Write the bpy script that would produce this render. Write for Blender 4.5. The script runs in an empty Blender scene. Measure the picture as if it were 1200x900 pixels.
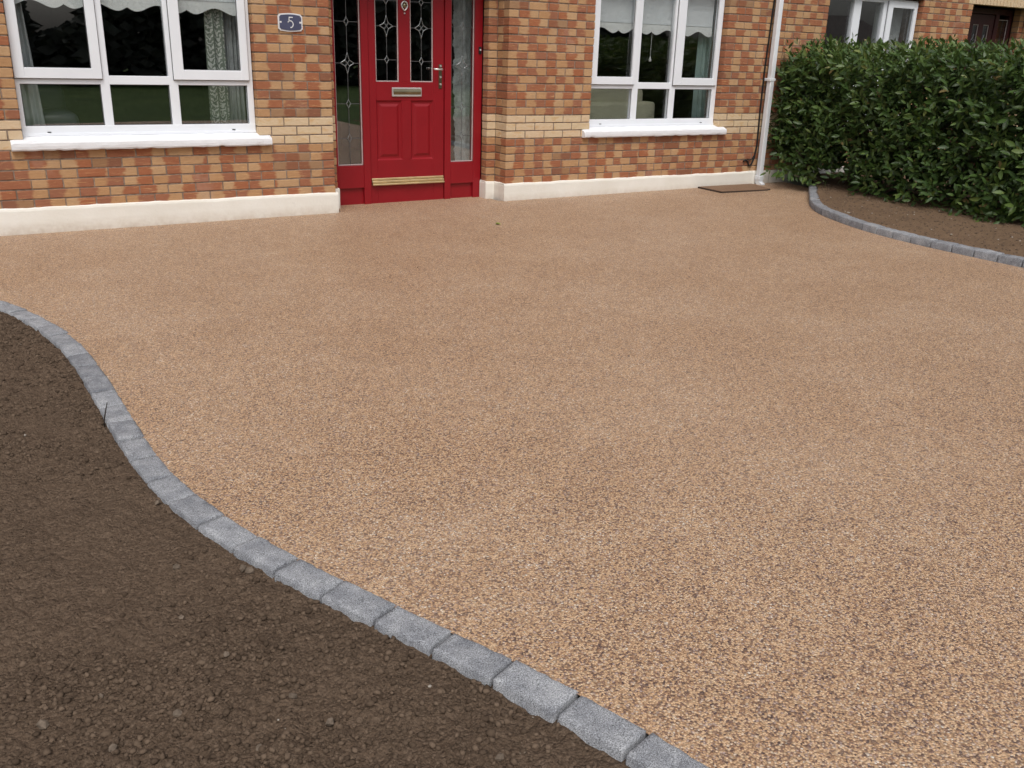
import bpy, bmesh, math, random
import numpy as np
from mathutils import Vector, Matrix

random.seed(7)
rng = np.random.default_rng(11)
scene = bpy.context.scene
col = scene.collection

# ------------------------------------------------------------------ camera, sky, sun, exposure
CAM_F, CAM_C = 1073.45, np.array([-2.9592, -8.1079, 1.4372])
YAW, PITCH, ROLL = 0.5446, 0.3478, 0.0305
def cam_axes():
    cy, sy, cp, sp = math.cos(YAW), math.sin(YAW), math.cos(PITCH), math.sin(PITCH)
    F = np.array([sy*cp, cy*cp, -sp]); R = np.array([cy, -sy, 0]); U = np.cross(R, F)
    c, s = math.cos(ROLL), math.sin(ROLL)
    return c*R+s*U, -s*R+c*U, F
CR, CU, CF = cam_axes()
cd = bpy.data.cameras.new('camera'); cam = bpy.data.objects.new('camera', cd); col.objects.link(cam)
cd.sensor_width = 36; cd.lens = 36*CAM_F/1200; cd.clip_start = 0.05; cd.clip_end = 1500
cam.matrix_world = Matrix(((CR[0], CU[0], -CF[0], CAM_C[0]), (CR[1], CU[1], -CF[1], CAM_C[1]), (CR[2], CU[2], -CF[2], CAM_C[2]), (0, 0, 0, 1)))
scene.camera = cam

SUN_EL, SUN_AZ = math.radians(57), math.radians(205)      # azimuth clockwise from +Y (north): light from behind the camera
w = bpy.data.worlds.new('World'); scene.world = w; w.use_nodes = True
nt = w.node_tree; nt.nodes.clear()
sky = nt.nodes.new('ShaderNodeTexSky'); sky.sky_type = 'NISHITA'; sky.sun_disc = False
sky.sun_elevation = SUN_EL; sky.sun_rotation = SUN_AZ; sky.air_density = 1.0; sky.dust_density = 5.0; sky.ozone_density = 1.0
hs = nt.nodes.new('ShaderNodeHueSaturation'); hs.inputs['Saturation'].default_value = 0.32
bg = nt.nodes.new('ShaderNodeBackground'); bg.inputs['Strength'].default_value = 0.135
wo = nt.nodes.new('ShaderNodeOutputWorld')
nt.links.new(sky.outputs[0], hs.inputs['Color']); nt.links.new(hs.outputs[0], bg.inputs['Color']); nt.links.new(bg.outputs[0], wo.inputs['Surface'])
sl = bpy.data.lights.new('sun', 'SUN'); sl.energy = 1.45; sl.angle = math.radians(28); sl.color = (1.0, 0.965, 0.91)
sun = bpy.data.objects.new('sun', sl); col.objects.link(sun)
sd = Vector((math.sin(SUN_AZ)*math.cos(SUN_EL), math.cos(SUN_AZ)*math.cos(SUN_EL), math.sin(SUN_EL)))
sun.rotation_euler = sd.to_track_quat('Z', 'Y').to_euler(); sun.location = (0, -20, 30)
vs = scene.view_settings; vs.view_transform = 'Standard'; vs.look = 'None'; vs.gamma = 1; vs.exposure = 0.0; vs.use_curve_mapping = False
scene.render.engine = 'CYCLES'
scene.cycles.use_denoising = True
scene.cycles.max_bounces = 8; scene.cycles.transparent_max_bounces = 16

# ------------------------------------------------------------------ numeric helpers
def project(P):
    d = np.atleast_2d(P)-CAM_C; z = d@CF
    return np.stack([600+CAM_F*(d@CR)/z, 450-CAM_F*(d@CU)/z, z], -1)
def _hash(ix, iy, s):
    h = (ix.astype(np.int64)*374761393 + iy.astype(np.int64)*668265263 + s*1274126177) & 0xffffffff
    h = ((h ^ (h >> 13))*1274126177) & 0xffffffff
    return ((h ^ (h >> 16)) & 0xffffff)/0xffffff
def vnoise(x, y, s=0):
    x = np.asarray(x, float); y = np.asarray(y, float)
    ix = np.floor(x); iy = np.floor(y); fx = x-ix; fy = y-iy
    fx = fx*fx*(3-2*fx); fy = fy*fy*(3-2*fy)
    a = _hash(ix, iy, s); b = _hash(ix+1, iy, s); c = _hash(ix, iy+1, s); d = _hash(ix+1, iy+1, s)
    return (a+(b-a)*fx)*(1-fy)+(c+(d-c)*fx)*fy-0.5
def gz(x): return 0.0068*np.asarray(x)-0.003            # drive level

# ------------------------------------------------------------------ materials
MATS = {}
class NG:
    def __init__(self, name, rough=0.7, spec=0.3):
        m = bpy.data.materials.new(name); m.use_nodes = True; MATS[name] = m
        self.m = m; self.t = m.node_tree; self.t.nodes.clear()
        self.out = self.n('ShaderNodeOutputMaterial'); self.b = self.n('ShaderNodeBsdfPrincipled')
        self.l(self.b.outputs[0], self.out.inputs['Surface'])
        self.b.inputs['Roughness'].default_value = rough
        self.b.inputs['Specular IOR Level'].default_value = spec
    def n(self, t, **kw):
        nd = self.t.nodes.new(t)
        for k, v in kw.items(): setattr(nd, k, v)
        return nd
    def l(self, a, b): self.t.links.new(a, b)
    def coord(self, kind='Object'): return self.n('ShaderNodeTexCoord').outputs[kind]
    def pos(self): return self.n('ShaderNodeNewGeometry').outputs['Position']
    def noise(self, vec, scale, detail=4, rough=0.55, dist=0.0):
        nd = self.n('ShaderNodeTexNoise'); nd.inputs['Scale'].default_value = scale; nd.inputs['Detail'].default_value = detail
        nd.inputs['Roughness'].default_value = rough; nd.inputs['Distortion'].default_value = dist; self.l(vec, nd.inputs['Vector']); return nd.outputs['Fac']
    def vor(self, vec, scale, feature='F1', rnd=1.0):
        nd = self.n('ShaderNodeTexVoronoi', feature=feature); nd.inputs['Scale'].default_value = scale; nd.inputs['Randomness'].default_value = rnd
        self.l(vec, nd.inputs['Vector']); return nd
    def ramp(self, fac, stops, interp='LINEAR'):
        nd = self.n('ShaderNodeValToRGB'); r = nd.color_ramp; r.interpolation = interp
        while len(r.elements) < len(stops): r.elements.new(0.5)
        for e, (p, c) in zip(r.elements, stops):
            e.position = p; e.color = (*c, 1) if len(c) == 3 else c
        self.l(fac, nd.inputs[0]); return nd.outputs[0]
    def mix(self, fac, a, b, mode='MIX'):
        nd = self.n('ShaderNodeMix', data_type='RGBA', blend_type=mode)
        for i, v in ((0, fac), (6, a), (7, b)):
            if hasattr(v, 'is_linked') or hasattr(v, 'links'): self.l(v, nd.inputs[i])
            elif isinstance(v, (int, float)): nd.inputs[i].default_value = v
            else: nd.inputs[i].default_value = (*v, 1)
        return nd.outputs[2]
    def math(self, op, a, b=0.0, c=None, clamp=False):
        nd = self.n('ShaderNodeMath', operation=op, use_clamp=clamp)
        for i, v in enumerate((a, b) if c is None else (a, b, c)):
            if isinstance(v, (int, float)): nd.inputs[i].default_value = v
            else: self.l(v, nd.inputs[i])
        return nd.outputs[0]
    def attr(self, name):
        nd = self.n('ShaderNodeAttribute', attribute_name=name); s = self.n('ShaderNodeSeparateColor'); self.l(nd.outputs['Color'], s.inputs[0]); return s.outputs
    def sep(self, v):
        s = self.n('ShaderNodeSeparateXYZ'); self.l(v, s.inputs[0]); return s.outputs
    def comb(self, x, y, z):
        s = self.n('ShaderNodeCombineXYZ')
        for i, v in enumerate((x, y, z)):
            if isinstance(v, (int, float)): s.inputs[i].default_value = v
            else: self.l(v, s.inputs[i])
        return s.outputs[0]
    def color(self, v):
        if isinstance(v, tuple): self.b.inputs['Base Color'].default_value = (*v, 1)
        else: self.l(v, self.b.inputs['Base Color'])
    def bump(self, h, strength=0.5, dist=0.01):
        nd = self.n('ShaderNodeBump'); nd.inputs['Strength'].default_value = strength; nd.inputs['Distance'].default_value = dist
        self.l(h, nd.inputs['Height']); self.l(nd.outputs[0], self.b.inputs['Normal'])

def plain(name, c, rough=0.6, spec=0.3, metal=0.0, var=0.12, scale=12, bump=0.0, bscale=60):
    g = NG(name, rough, spec); g.b.inputs['Metallic'].default_value = metal
    p = g.pos(); f = g.noise(p, scale, 5)
    lo = tuple(x*(1-var) for x in c); hi = tuple(min(1, x*(1+var)) for x in c)
    g.color(g.ramp(f, [(0.3, lo), (0.7, hi)]))
    if bump: g.bump(g.noise(p, bscale, 4), bump, 0.004)
    return g
def make_materials():
    # brick: half red, half buff faces with ragged border; bp = (u along brick, seed, kind)
    g = NG('brick', 0.88, 0.15); p = g.pos(); a = g.attr('bp')
    off = g.n('ShaderNodeVectorMath', operation='MULTIPLY_ADD'); g.l(p, off.inputs[0]); off.inputs[1].default_value = (1, 1, 2.2)
    sv = g.comb(g.math('MULTIPLY', a[1], 37.0), g.math('MULTIPLY', a[1], 11.0), 0.0); g.l(sv, off.inputs[2])
    v = off.outputs[0]
    rag = g.noise(v, 9, 3, 0.6, 0.6)
    fl = g.math('GREATER_THAN', a[1], 0.36)
    uu = g.math('ADD', g.math('MULTIPLY', a[0], g.math('MULTIPLY_ADD', fl, 2.0, -1.0)), g.math('SUBTRACT', 1.0, fl))
    sp = g.math('ADD', uu, g.math('MULTIPLY_ADD', rag, 0.44, -0.22))
    r10 = g.math('FRACT', g.math('MULTIPLY', a[1], 9.37))
    thr = g.ramp(r10, [(0.0, (0.5,)*3), (0.13, (0.57,)*3), (0.5, (0.50,)*3), (0.68, (0.45,)*3), (0.88, (0.97,)*3), (0.95, (0.1,)*3)], 'CONSTANT')
    msk = g.n('ShaderNodeMapRange'); msk.inputs['From Min'].default_value = -0.055; msk.inputs['From Max'].default_value = 0.055
    g.l(g.math('SUBTRACT', sp, thr), msk.inputs[0]); msk = msk.outputs[0]
    n2 = g.noise(v, 26, 5, 0.65)
    r3 = g.math('FRACT', g.math('MULTIPLY', a[1], 23.71))
    red = g.mix(n2, (0.27, 0.088, 0.040), (0.42, 0.160, 0.078)); red = g.mix(r3, red, g.mix(n2, (0.23, 0.092, 0.055), (0.36, 0.155, 0.092)))
    buf = g.mix(n2, (0.40, 0.235, 0.120), (0.57, 0.385, 0.225)); buf = g.mix(r3, buf, g.mix(n2, (0.36, 0.185, 0.088), (0.52, 0.305, 0.150)))
    two = g.mix(msk, red, buf)
    strk = g.noise(g.comb(g.sep(v)[0], g.sep(v)[1], g.math('MULTIPLY', g.sep(v)[2], 7)), 7, 3, 0.6, 1.2)
    two = g.mix(g.ramp(strk, [(0.60, (0,)*3), (0.66, (0.6,)*3)]), two, (0.66, 0.40, 0.19))
    two = g.mix(g.ramp(g.noise(v, 60, 3), [(0.66, (0,)*3), (0.76, (0.55,)*3)]), two, (0.16, 0.06, 0.035))
    crm = g.mix(n2, (0.52, 0.39, 0.23), (0.72, 0.58, 0.40)); crm = g.mix(g.ramp(rag, [(0.52, (0,)*3), (0.68, (0.6,)*3)]), crm, (0.55, 0.32, 0.12))
    crm = g.mix(g.math('MULTIPLY', r3, 0.3), crm, (0.62, 0.42, 0.30))
    two = g.mix(g.math('MULTIPLY', g.math('GREATER_THAN', g.math('FRACT', g.math('MULTIPLY', a[1], 51.3)), 0.92), 0.45), two, (0.15, 0.075, 0.05)); two = g.mix(0.07, two, (0.34, 0.195, 0.115)); c = g.mix(a[2], two, crm)
    bloom = g.ramp(g.noise(p, 2.3, 4, 0.6), [(0.60, (0,)*3), (0.78, (0.30,)*3)])
    c = g.mix(bloom, c, (0.56, 0.47, 0.40))
    g.color(c); g.bump(g.math('ADD', g.noise(v, 120, 4, 0.7), g.math('MULTIPLY', n2, 0.6)), 0.6, 0.004)
    # mortar
    g = NG('mortar', 0.95, 0.1); p = g.pos()
    g.color(g.ramp(g.noise(p, 30, 5), [(0.3, (0.17, 0.125, 0.095)), (0.7, (0.32, 0.25, 0.20))])); g.bump(g.noise(p, 220, 3), 0.5, 0.004)
    # far brickwork above the frame
    g = NG('upper_brick', 0.9, 0.1); p = g.pos(); s = g.sep(p)
    bt = g.n('ShaderNodeTexBrick'); bt.offset = 0.5; bt.inputs['Scale'].default_value = 1.0; bt.inputs['Brick Width'].default_value = 0.225; bt.inputs['Row Height'].default_value = 0.075
    bt.inputs['Mortar Size'].default_value = 0.005; bt.inputs['Color1'].default_value = (0.38, 0.12, 0.055, 1); bt.inputs['Color2'].default_value = (0.48, 0.27, 0.12, 1); bt.inputs['Mortar'].default_value = (0.22, 0.17, 0.14, 1)
    g.l(g.comb(s[0], s[2], 0.0), bt.inputs['Vector']); g.color(bt.outputs[0])
    plain('roof_tile', (0.10, 0.085, 0.08), 0.8, 0.2, var=0.3)
    # plinth paint
    g = NG('plinth_paint', 0.75, 0.2); p = g.pos(); s = g.sep(p)
    c = g.ramp(g.noise(p, 3.5, 6, 0.6), [(0.3, (0.75, 0.72, 0.65)), (0.7, (0.82, 0.80, 0.745))])
    c = g.mix(g.ramp(g.noise(p, 14, 5, 0.7), [(0.64, (0,)*3), (0.76, (0.30,)*3)]), c, (0.44, 0.39, 0.33))
    splash = g.n('ShaderNodeMapRange'); splash.inputs['From Min'].default_value = 0.085; splash.inputs['From Max'].default_value = -0.02; g.l(s[2], splash.inputs[0])
    c = g.mix(g.math('MULTIPLY', splash.outputs[0], g.noise(p, 22, 4), clamp=True), c, (0.42, 0.33, 0.25))
    g.color(c); g.bump(g.noise(p, 45, 5), 0.35, 0.006)
    # upvc, sill paint
    g = plain('upvc', (0.79, 0.815, 0.86), 0.3, 0.4, var=0.025, scale=4)
    g = NG('sill_paint', 0.6, 0.25); p = g.pos()
    c = g.mix(g.ramp(g.noise(p, 30, 5, 0.7), [(0.66, (0,)*3), (0.72, (0.5,)*3)]), (0.79, 0.80, 0.83), (0.45, 0.43, 0.40)); g.color(c); g.bump(g.noise(p, 35, 5), 0.5, 0.006)
    plain('gasket', (0.10, 0.10, 0.105), 0.6)
    plain('slot', (0.02, 0.02, 0.02), 0.8)
    # glass
    g = NG('glass'); g.t.nodes.remove(g.b)
    tr = g.n('ShaderNodeBsdfTransparent'); tr.inputs[0].default_value = (0.965, 0.975, 0.975, 1); gl = g.n('ShaderNodeBsdfGlossy'); gl.inputs['Roughness'].default_value = 0.0
    lw = g.n('ShaderNodeLayerWeight'); lw.inputs['Blend'].default_value = 0.5; mx = g.n('ShaderNodeMixShader'); fac = g.math('MULTIPLY_ADD', g.math('POWER', lw.outputs['Facing'], 5.0), 0.83, 0.155)
    bp = g.n('ShaderNodeBump'); bp.inputs['Strength'].default_value = 0.02; bp.inputs['Distance'].default_value = 0.02; g.l(g.noise(g.pos(), 2.5, 1), bp.inputs['Height']); g.l(bp.outputs[0], gl.inputs['Normal'])
    g.l(fac, mx.inputs[0]); g.l(tr.outputs[0], mx.inputs[1]); g.l(gl.outputs[0], mx.inputs[2]); g.l(mx.outputs[0], g.out.inputs['Surface'])
    g = NG('obscure_glass'); g.t.nodes.remove(g.b)
    tr = g.n('ShaderNodeBsdfTransparent'); tr.inputs[0].default_value = (0.80, 0.85, 0.83, 1); gl = g.n('ShaderNodeBsdfGlossy'); gl.inputs['Roughness'].default_value = 0.04
    lw = g.n('ShaderNodeLayerWeight'); lw.inputs['Blend'].default_value = 0.5; mx = g.n('ShaderNodeMixShader'); fac = g.math('MULTIPLY_ADD', g.math('POWER', lw.outputs['Facing'], 5.0), 0.83, 0.155)
    ps = g.sep(g.pos()); bp = g.n('ShaderNodeBump'); bp.inputs['Strength'].default_value = 0.35; bp.inputs['Distance'].default_value = 0.01; g.l(g.noise(g.comb(g.math('MULTIPLY', ps[0], 3.0), ps[1], ps[2]), 18, 2, 0.5, 0.8), bp.inputs['Height'])
    g.l(bp.outputs[0], gl.inputs['Normal']); g.l(fac, mx.inputs[0]); g.l(tr.outputs[0], mx.inputs[1]); g.l(gl.outputs[0], mx.inputs[2]); g.l(mx.outputs[0], g.out.inputs['Surface'])
    # door paints and metals
    g = plain('red_paint', (0.245, 0.0066, 0.0125), 0.34, 0.4, var=0.06, scale=5, bump=0.08, bscale=30)
    plain('maroon_paint', (0.055, 0.012, 0.013), 0.45, 0.4, var=0.2)
    plain('chrome', (0.80, 0.79, 0.78), 0.42, 0.5, 0.85, var=0.05)
    plain('brass', (0.78, 0.64, 0.38), 0.45, 0.5, 1.0, var=0.12)
    plain('flap_metal', (0.26, 0.23, 0.15), 0.30, 0.5, 1.0, var=0.2)
    plain('lead', (0.13, 0.13, 0.135), 0.5, 0.4, 0.6)
    plain('bevel_glass', (0.22, 0.23, 0.235), 0.2, 0.5, 0.4)
    plain('bead', (0.44, 0.36, 0.355), 0.5)
    plain('black_plastic', (0.015, 0.015, 0.016), 0.5)
    plain('pipe_white', (0.74, 0.765, 0.80), 0.35, 0.4, var=0.05, scale=6)
    plain('plate_blue', (0.070, 0.075, 0.135), 0.4, 0.4)
    plain('plate_white', (0.72, 0.72, 0.74), 0.4, 0.4, var=0.03)
    # interior
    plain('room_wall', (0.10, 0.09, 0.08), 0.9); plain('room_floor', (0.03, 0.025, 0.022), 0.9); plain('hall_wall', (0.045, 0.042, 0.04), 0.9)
    g = plain('blind_fabric', (0.76, 0.80, 0.82), 0.85, 0.1, var=0.03, scale=3); plain('blind_hem', (0.82, 0.85, 0.84), 0.8, 0.1, var=0.03)
    plain('plain_curtain', (0.50, 0.53, 0.53), 0.9, 0.1, var=0.08); plain('pale_curtain', (0.27, 0.36, 0.34), 0.9, 0.1, var=0.08)
    plain('hall_pale', (0.36, 0.40, 0.395), 0.9, 0.1, var=0.25, scale=16); plain('net', (0.42, 0.44, 0.44), 0.9, 0.1, var=0.15)
    g = NG('leaf_curtain', 0.9, 0.1); s = g.sep(g.coord('Object'))
    fx = g.math('ABSOLUTE', g.math('SUBTRACT', g.math('FRACT', g.math('MULTIPLY', s[0], 15.0)), 0.5))
    ph = g.math('ADD', g.math('MULTIPLY', s[2], 150.0), g.math('ADD', g.math('MULTIPLY', fx, -11.0), g.math('MULTIPLY', g.noise(g.pos(), 30, 3), 16.0)))
    m = g.math('MULTIPLY', g.math('GREATER_THAN', g.math('SINE', ph), 0.05), g.math('LESS_THAN', fx, 0.40))
    g.color(g.mix(m, (0.20, 0.235, 0.19), (0.58, 0.60, 0.55)))
    plain('cream_cloth', (0.46, 0.45, 0.33), 0.9, 0.15, var=0.06, scale=3); plain('grey_leather', (0.045, 0.052, 0.065), 0.4, 0.5)
    # setts
    g = NG('sett', 0.85, 0.25); p = g.pos(); a = g.attr('bp')
    n1 = g.noise(p, 14, 6, 0.65); n2 = g.noise(p, 330, 3, 0.6)
    base = g.mix(a[1], (0.115, 0.119, 0.130), (0.275, 0.282, 0.295))
    c = g.mix(g.ramp(n1, [(0.35, (0,)*3), (0.7, (1,)*3)]), g.mix(0.6, base, (0.15, 0.158, 0.18)), g.mix(0.5, base, (0.40, 0.41, 0.43)))
    c = g.mix(0.9, c, g.ramp(n2, [(0.30, (0.08,)*3), (0.5, (0.52,)*3), (0.70, (1.0,)*3)]), 'OVERLAY')
    pit = g.vor(p, 55); c = g.mix(g.ramp(pit.outputs['Distance'], [(0.06, (1,)*3), (0.10, (0,)*3)]), c, (0.05, 0.05, 0.055))
    g.color(c); g.bump(g.math('ADD', g.noise(p, 160, 4, 0.7), n1), 0.55, 0.004)
    # resin bound gravel
    g = NG('resin_gravel', 0.52, 0.5); p = g.pos()
    wob = g.n('ShaderNodeVectorMath', operation='MULTIPLY'); g.l(p, wob.inputs[0]); wob.inputs[1].default_value = (1, 1, 0.0)
    v1 = g.vor(wob.outputs[0], 180.0); s1 = g.n('ShaderNodeSeparateColor'); g.l(v1.outputs['Color'], s1.inputs[0])
    stops = [(0.0, (0.098, 0.060, 0.058)), (0.09, (0.19, 0.108, 0.082)), (0.21, (0.33, 0.186, 0.108)), (0.35, (0.525, 0.325, 0.184)), (0.54, (0.625, 0.410, 0.246)), (0.73, (0.675, 0.475, 0.303)), (0.86, (0.40, 0.295, 0.262)), (0.925, (0.65, 0.515, 0.395)), (0.985, (0.78, 0.71, 0.62))]
    pat = g.noise(p, 1.1, 5, 0.6); pat2 = g.noise(p, 6.0, 4, 0.6)
    sel = g.math('ADD', s1.outputs[0], g.math('MULTIPLY', g.math('SUBTRACT', g.math('ADD', pat, pat2), 1.0), 0.20), clamp=True)
    c = g.ramp(sel, stops, 'CONSTANT')
    c = g.mix(g.math('MULTIPLY', s1.outputs[1], 0.35), c, (0.49, 0.315, 0.188))
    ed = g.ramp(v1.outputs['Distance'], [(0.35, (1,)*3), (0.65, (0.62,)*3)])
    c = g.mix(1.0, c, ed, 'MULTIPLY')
    c = g.mix(g.ramp(pat, [(0.42, (0.0,)*3), (0.72, (0.10,)*3)]), c, (0.58, 0.45, 0.34))
    g.color(c)
    h = g.math('SUBTRACT', g.math('MULTIPLY', s1.outputs[2], 0.6), g.math('MULTIPLY', v1.outputs['Distance'], 1.6)); g.bump(h, 0.6, 0.0035)
    plain('panel_gravel', (0.20, 0.125, 0.08), 0.8, 0.2, var=0.45, scale=160, bump=0.5, bscale=170)
    # soil
    g = NG('soil', 0.95, 0.1); p = g.pos(); a = g.attr('bp')
    n1 = g.noise(p, 5, 6, 0.65); n2 = g.noise(p, 130, 5, 0.7)
    c = g.mix(n1, (0.070, 0.047, 0.032), (0.150, 0.104, 0.072)); c = g.mix(0.8, c, g.ramp(n2, [(0.3, (0.28,)*3), (0.5, (0.5,)*3), (0.75, (0.78,)*3)]), 'OVERLAY')
    v = g.vor(p, 95); c = g.mix(g.ramp(v.outputs['Distance'], [(0.10, (0.75,)*3), (0.16, (0,)*3)]), c, (0.20, 0.155, 0.12))
    va = g.vor(p, 125); vb = g.vor(p, 52); hh = g.math('ADD', g.math('MULTIPLY', va.outputs['Distance'], -0.7), g.math('MULTIPLY', vb.outputs['Distance'], -1.0))
    vs_ = g.n('ShaderNodeSeparateColor'); g.l(va.outputs['Color'], vs_.inputs[0]); c = g.mix(g.math('MULTIPLY', vs_.outputs[0], 0.55), c, g.mix(vs_.outputs[1], (0.045, 0.030, 0.021), (0.20, 0.145, 0.105)))
    g.color(c); g.bump(g.math('ADD', hh, g.math('MULTIPLY', n2, 0.8)), 1.0, 0.009)
    g = NG('bed_soil', 0.95, 0.1); p = g.pos(); n1 = g.noise(p, 4, 6, 0.65); n2 = g.noise(p, 70, 5, 0.7)
    c = g.mix(n1, (0.11, 0.072, 0.045), (0.19, 0.128, 0.083)); c = g.mix(0.7, c, g.ramp(n2, [(0.3, (0.3,)*3), (0.5, (0.5,)*3), (0.75, (0.75,)*3)]), 'OVERLAY'); g.color(c); g.bump(n2, 0.7, 0.01)
    g = NG('clod', 0.95, 0.1); p = g.pos(); a = g.attr('bp'); n2 = g.noise(p, 90, 4)
    c = g.mix(a[1], (0.066, 0.046, 0.032), (0.170, 0.122, 0.087)); c = g.mix(a[2], c, (0.42, 0.38, 0.33)); c = g.mix(g.math('MULTIPLY', n2, 0.5), c, (0.05, 0.034, 0.024)); g.color(c); g.bump(n2, 0.5, 0.004)
    plain('stone_tan', (0.135, 0.105, 0.080), 0.85, 0.2, var=0.35, scale=60, bump=0.4, bscale=90)
    # leaves
    g = NG('laurel', 0.36, 0.34); a = g.attr('bp'); p = g.pos()
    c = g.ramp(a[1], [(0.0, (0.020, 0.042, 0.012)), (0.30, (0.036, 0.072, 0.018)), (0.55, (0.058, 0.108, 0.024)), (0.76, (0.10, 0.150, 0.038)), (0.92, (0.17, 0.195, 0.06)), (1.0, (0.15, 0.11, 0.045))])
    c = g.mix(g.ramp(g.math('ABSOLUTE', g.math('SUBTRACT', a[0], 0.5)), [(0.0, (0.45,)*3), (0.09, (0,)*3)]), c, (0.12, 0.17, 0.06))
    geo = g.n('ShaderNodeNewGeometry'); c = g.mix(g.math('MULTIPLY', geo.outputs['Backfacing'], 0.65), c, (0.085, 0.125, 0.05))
    g.color(c); g.b.inputs['Roughness'].default_value = 0.42
    tl = g.n('ShaderNodeBsdfTranslucent'); g.l(g.mix(1.0, c, (1.3, 1.6, 0.5), 'MULTIPLY'), tl.inputs[0]); mx = g.n('ShaderNodeMixShader'); mx.inputs[0].default_value = 0.14
    g.l(g.b.outputs[0], mx.inputs[1]); g.l(tl.outputs[0], mx.inputs[2]); g.l(mx.outputs[0], g.out.inputs['Surface'])
    plain('bark', (0.075, 0.06, 0.045), 0.9, 0.1, var=0.4, scale=25, bump=0.6, bscale=70)
    plain('twig', (0.03, 0.024, 0.02), 0.9); plain('fresh_leaf', (0.22, 0.30, 0.05), 0.6)
    plain('rust_edge', (0.05, 0.035, 0.028), 0.8)
    g = NG('lawn', 0.9, 0.1); p = g.pos(); g.color(g.ramp(g.noise(p, 0.6, 6), [(0.3, (0.045, 0.075, 0.025)), (0.7, (0.075, 0.11, 0.035))]))
    plain('tree_leaf', (0.085, 0.092, 0.080), 0.8, var=0.5, scale=0.8); plain('render_wall', (0.45, 0.42, 0.38), 0.9)

# ------------------------------------------------------------------ mesh helpers
BASE = {}
def link(o, parent=None):
    col.objects.link(o)
    if parent is not None:
        o.parent = parent
        o.matrix_parent_inverse = Matrix.Translation(-parent.location)
    return o
def tag(o, label=None, cat=None, group=None, kind=None):
    for k, v in (('label', label), ('category', cat), ('group', group), ('kind', kind)):
        if v: o[k] = v
    return o
def empty(name, loc, label, cat, group=None):
    o = bpy.data.objects.new(name, None); o.location = loc; o.empty_display_size = 0.2; link(o); return tag(o, label, cat, group)
def mesh_obj(name, V, F, mat, parent=None, smooth=False, attr=None):
    me = bpy.data.meshes.new(name); me.from_pydata([tuple(map(float, v)) for v in V], [], [tuple(map(int, f)) for f in F]); me.update()
    me.materials.append(MATS[mat])
    if smooth: me.polygons.foreach_set('use_smooth', [True]*len(me.polygons))
    if attr is not None:
        at = me.attributes.new('bp', 'FLOAT_COLOR', 'POINT'); at.data.foreach_set('color', np.asarray(attr, dtype=np.float32).ravel())
    return link(bpy.data.objects.new(name, me), parent)

def _cb_topology():
    cs = [(i, j, k) for i in (0, 1) for j in (0, 1) for k in (0, 1)]; idx = {}
    for c in cs:
        for a in range(3): idx[(c, a)] = len(idx)
    F = []
    for a in range(3):
        for s in (0, 1):
            o = [x for x in range(3) if x != a]; ring = []
            for (p, q) in ((0, 0), (1, 0), (1, 1), (0, 1)):
                c = [0, 0, 0]; c[a] = s; c[o[0]] = p; c[o[1]] = q; ring.append(idx[(tuple(c), a)])
            F.append(ring)
    for a in range(3):
        o = [x for x in range(3) if x != a]
        for p in (0, 1):
            for q in (0, 1):
                c0 = [0]*3; c1 = [0]*3; c0[a] = 0; c1[a] = 1
                for c in (c0, c1): c[o[0]] = p; c[o[1]] = q
                c0, c1 = tuple(c0), tuple(c1)
                F.append([idx[(c0, o[0])], idx[(c1, o[0])], idx[(c1, o[1])], idx[(c0, o[1])]])
    for c in cs: F.append([idx[(c, 0)], idx[(c, 1)], idx[(c, 2)]])
    def pos(b):
        P = np.zeros((24, 3))
        for (c, a), i in idx.items():
            for d in range(3): P[i, d] = c[d] if d == a else (b if c[d] == 0 else 1-b)
        return P
    P = pos(0.2)
    out = []
    for f in F:
        n = np.cross(P[f[1]]-P[f[0]], P[f[2]]-P[f[0]]); m = P[f].mean(0)-0.5
        out.append(tuple(f) if n@m > 0 else tuple(f[::-1]))
    sgn = np.zeros((24, 3)); cor = np.zeros((24, 3))
    for (c, a), i in idx.items():
        for d in range(3):
            cor[i, d] = c[d]; sgn[i, d] = 0 if d == a else (1 if c[d] == 0 else -1)
    return out, cor, sgn
CBF, CBC, CBS = _cb_topology()
def cbox(x0, x1, y0, y1, z0, z1, b):
    return np.array([x0, y0, z0])+CBC*np.array([x1-x0, y1-y0, z1-z0])+CBS*b
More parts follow.
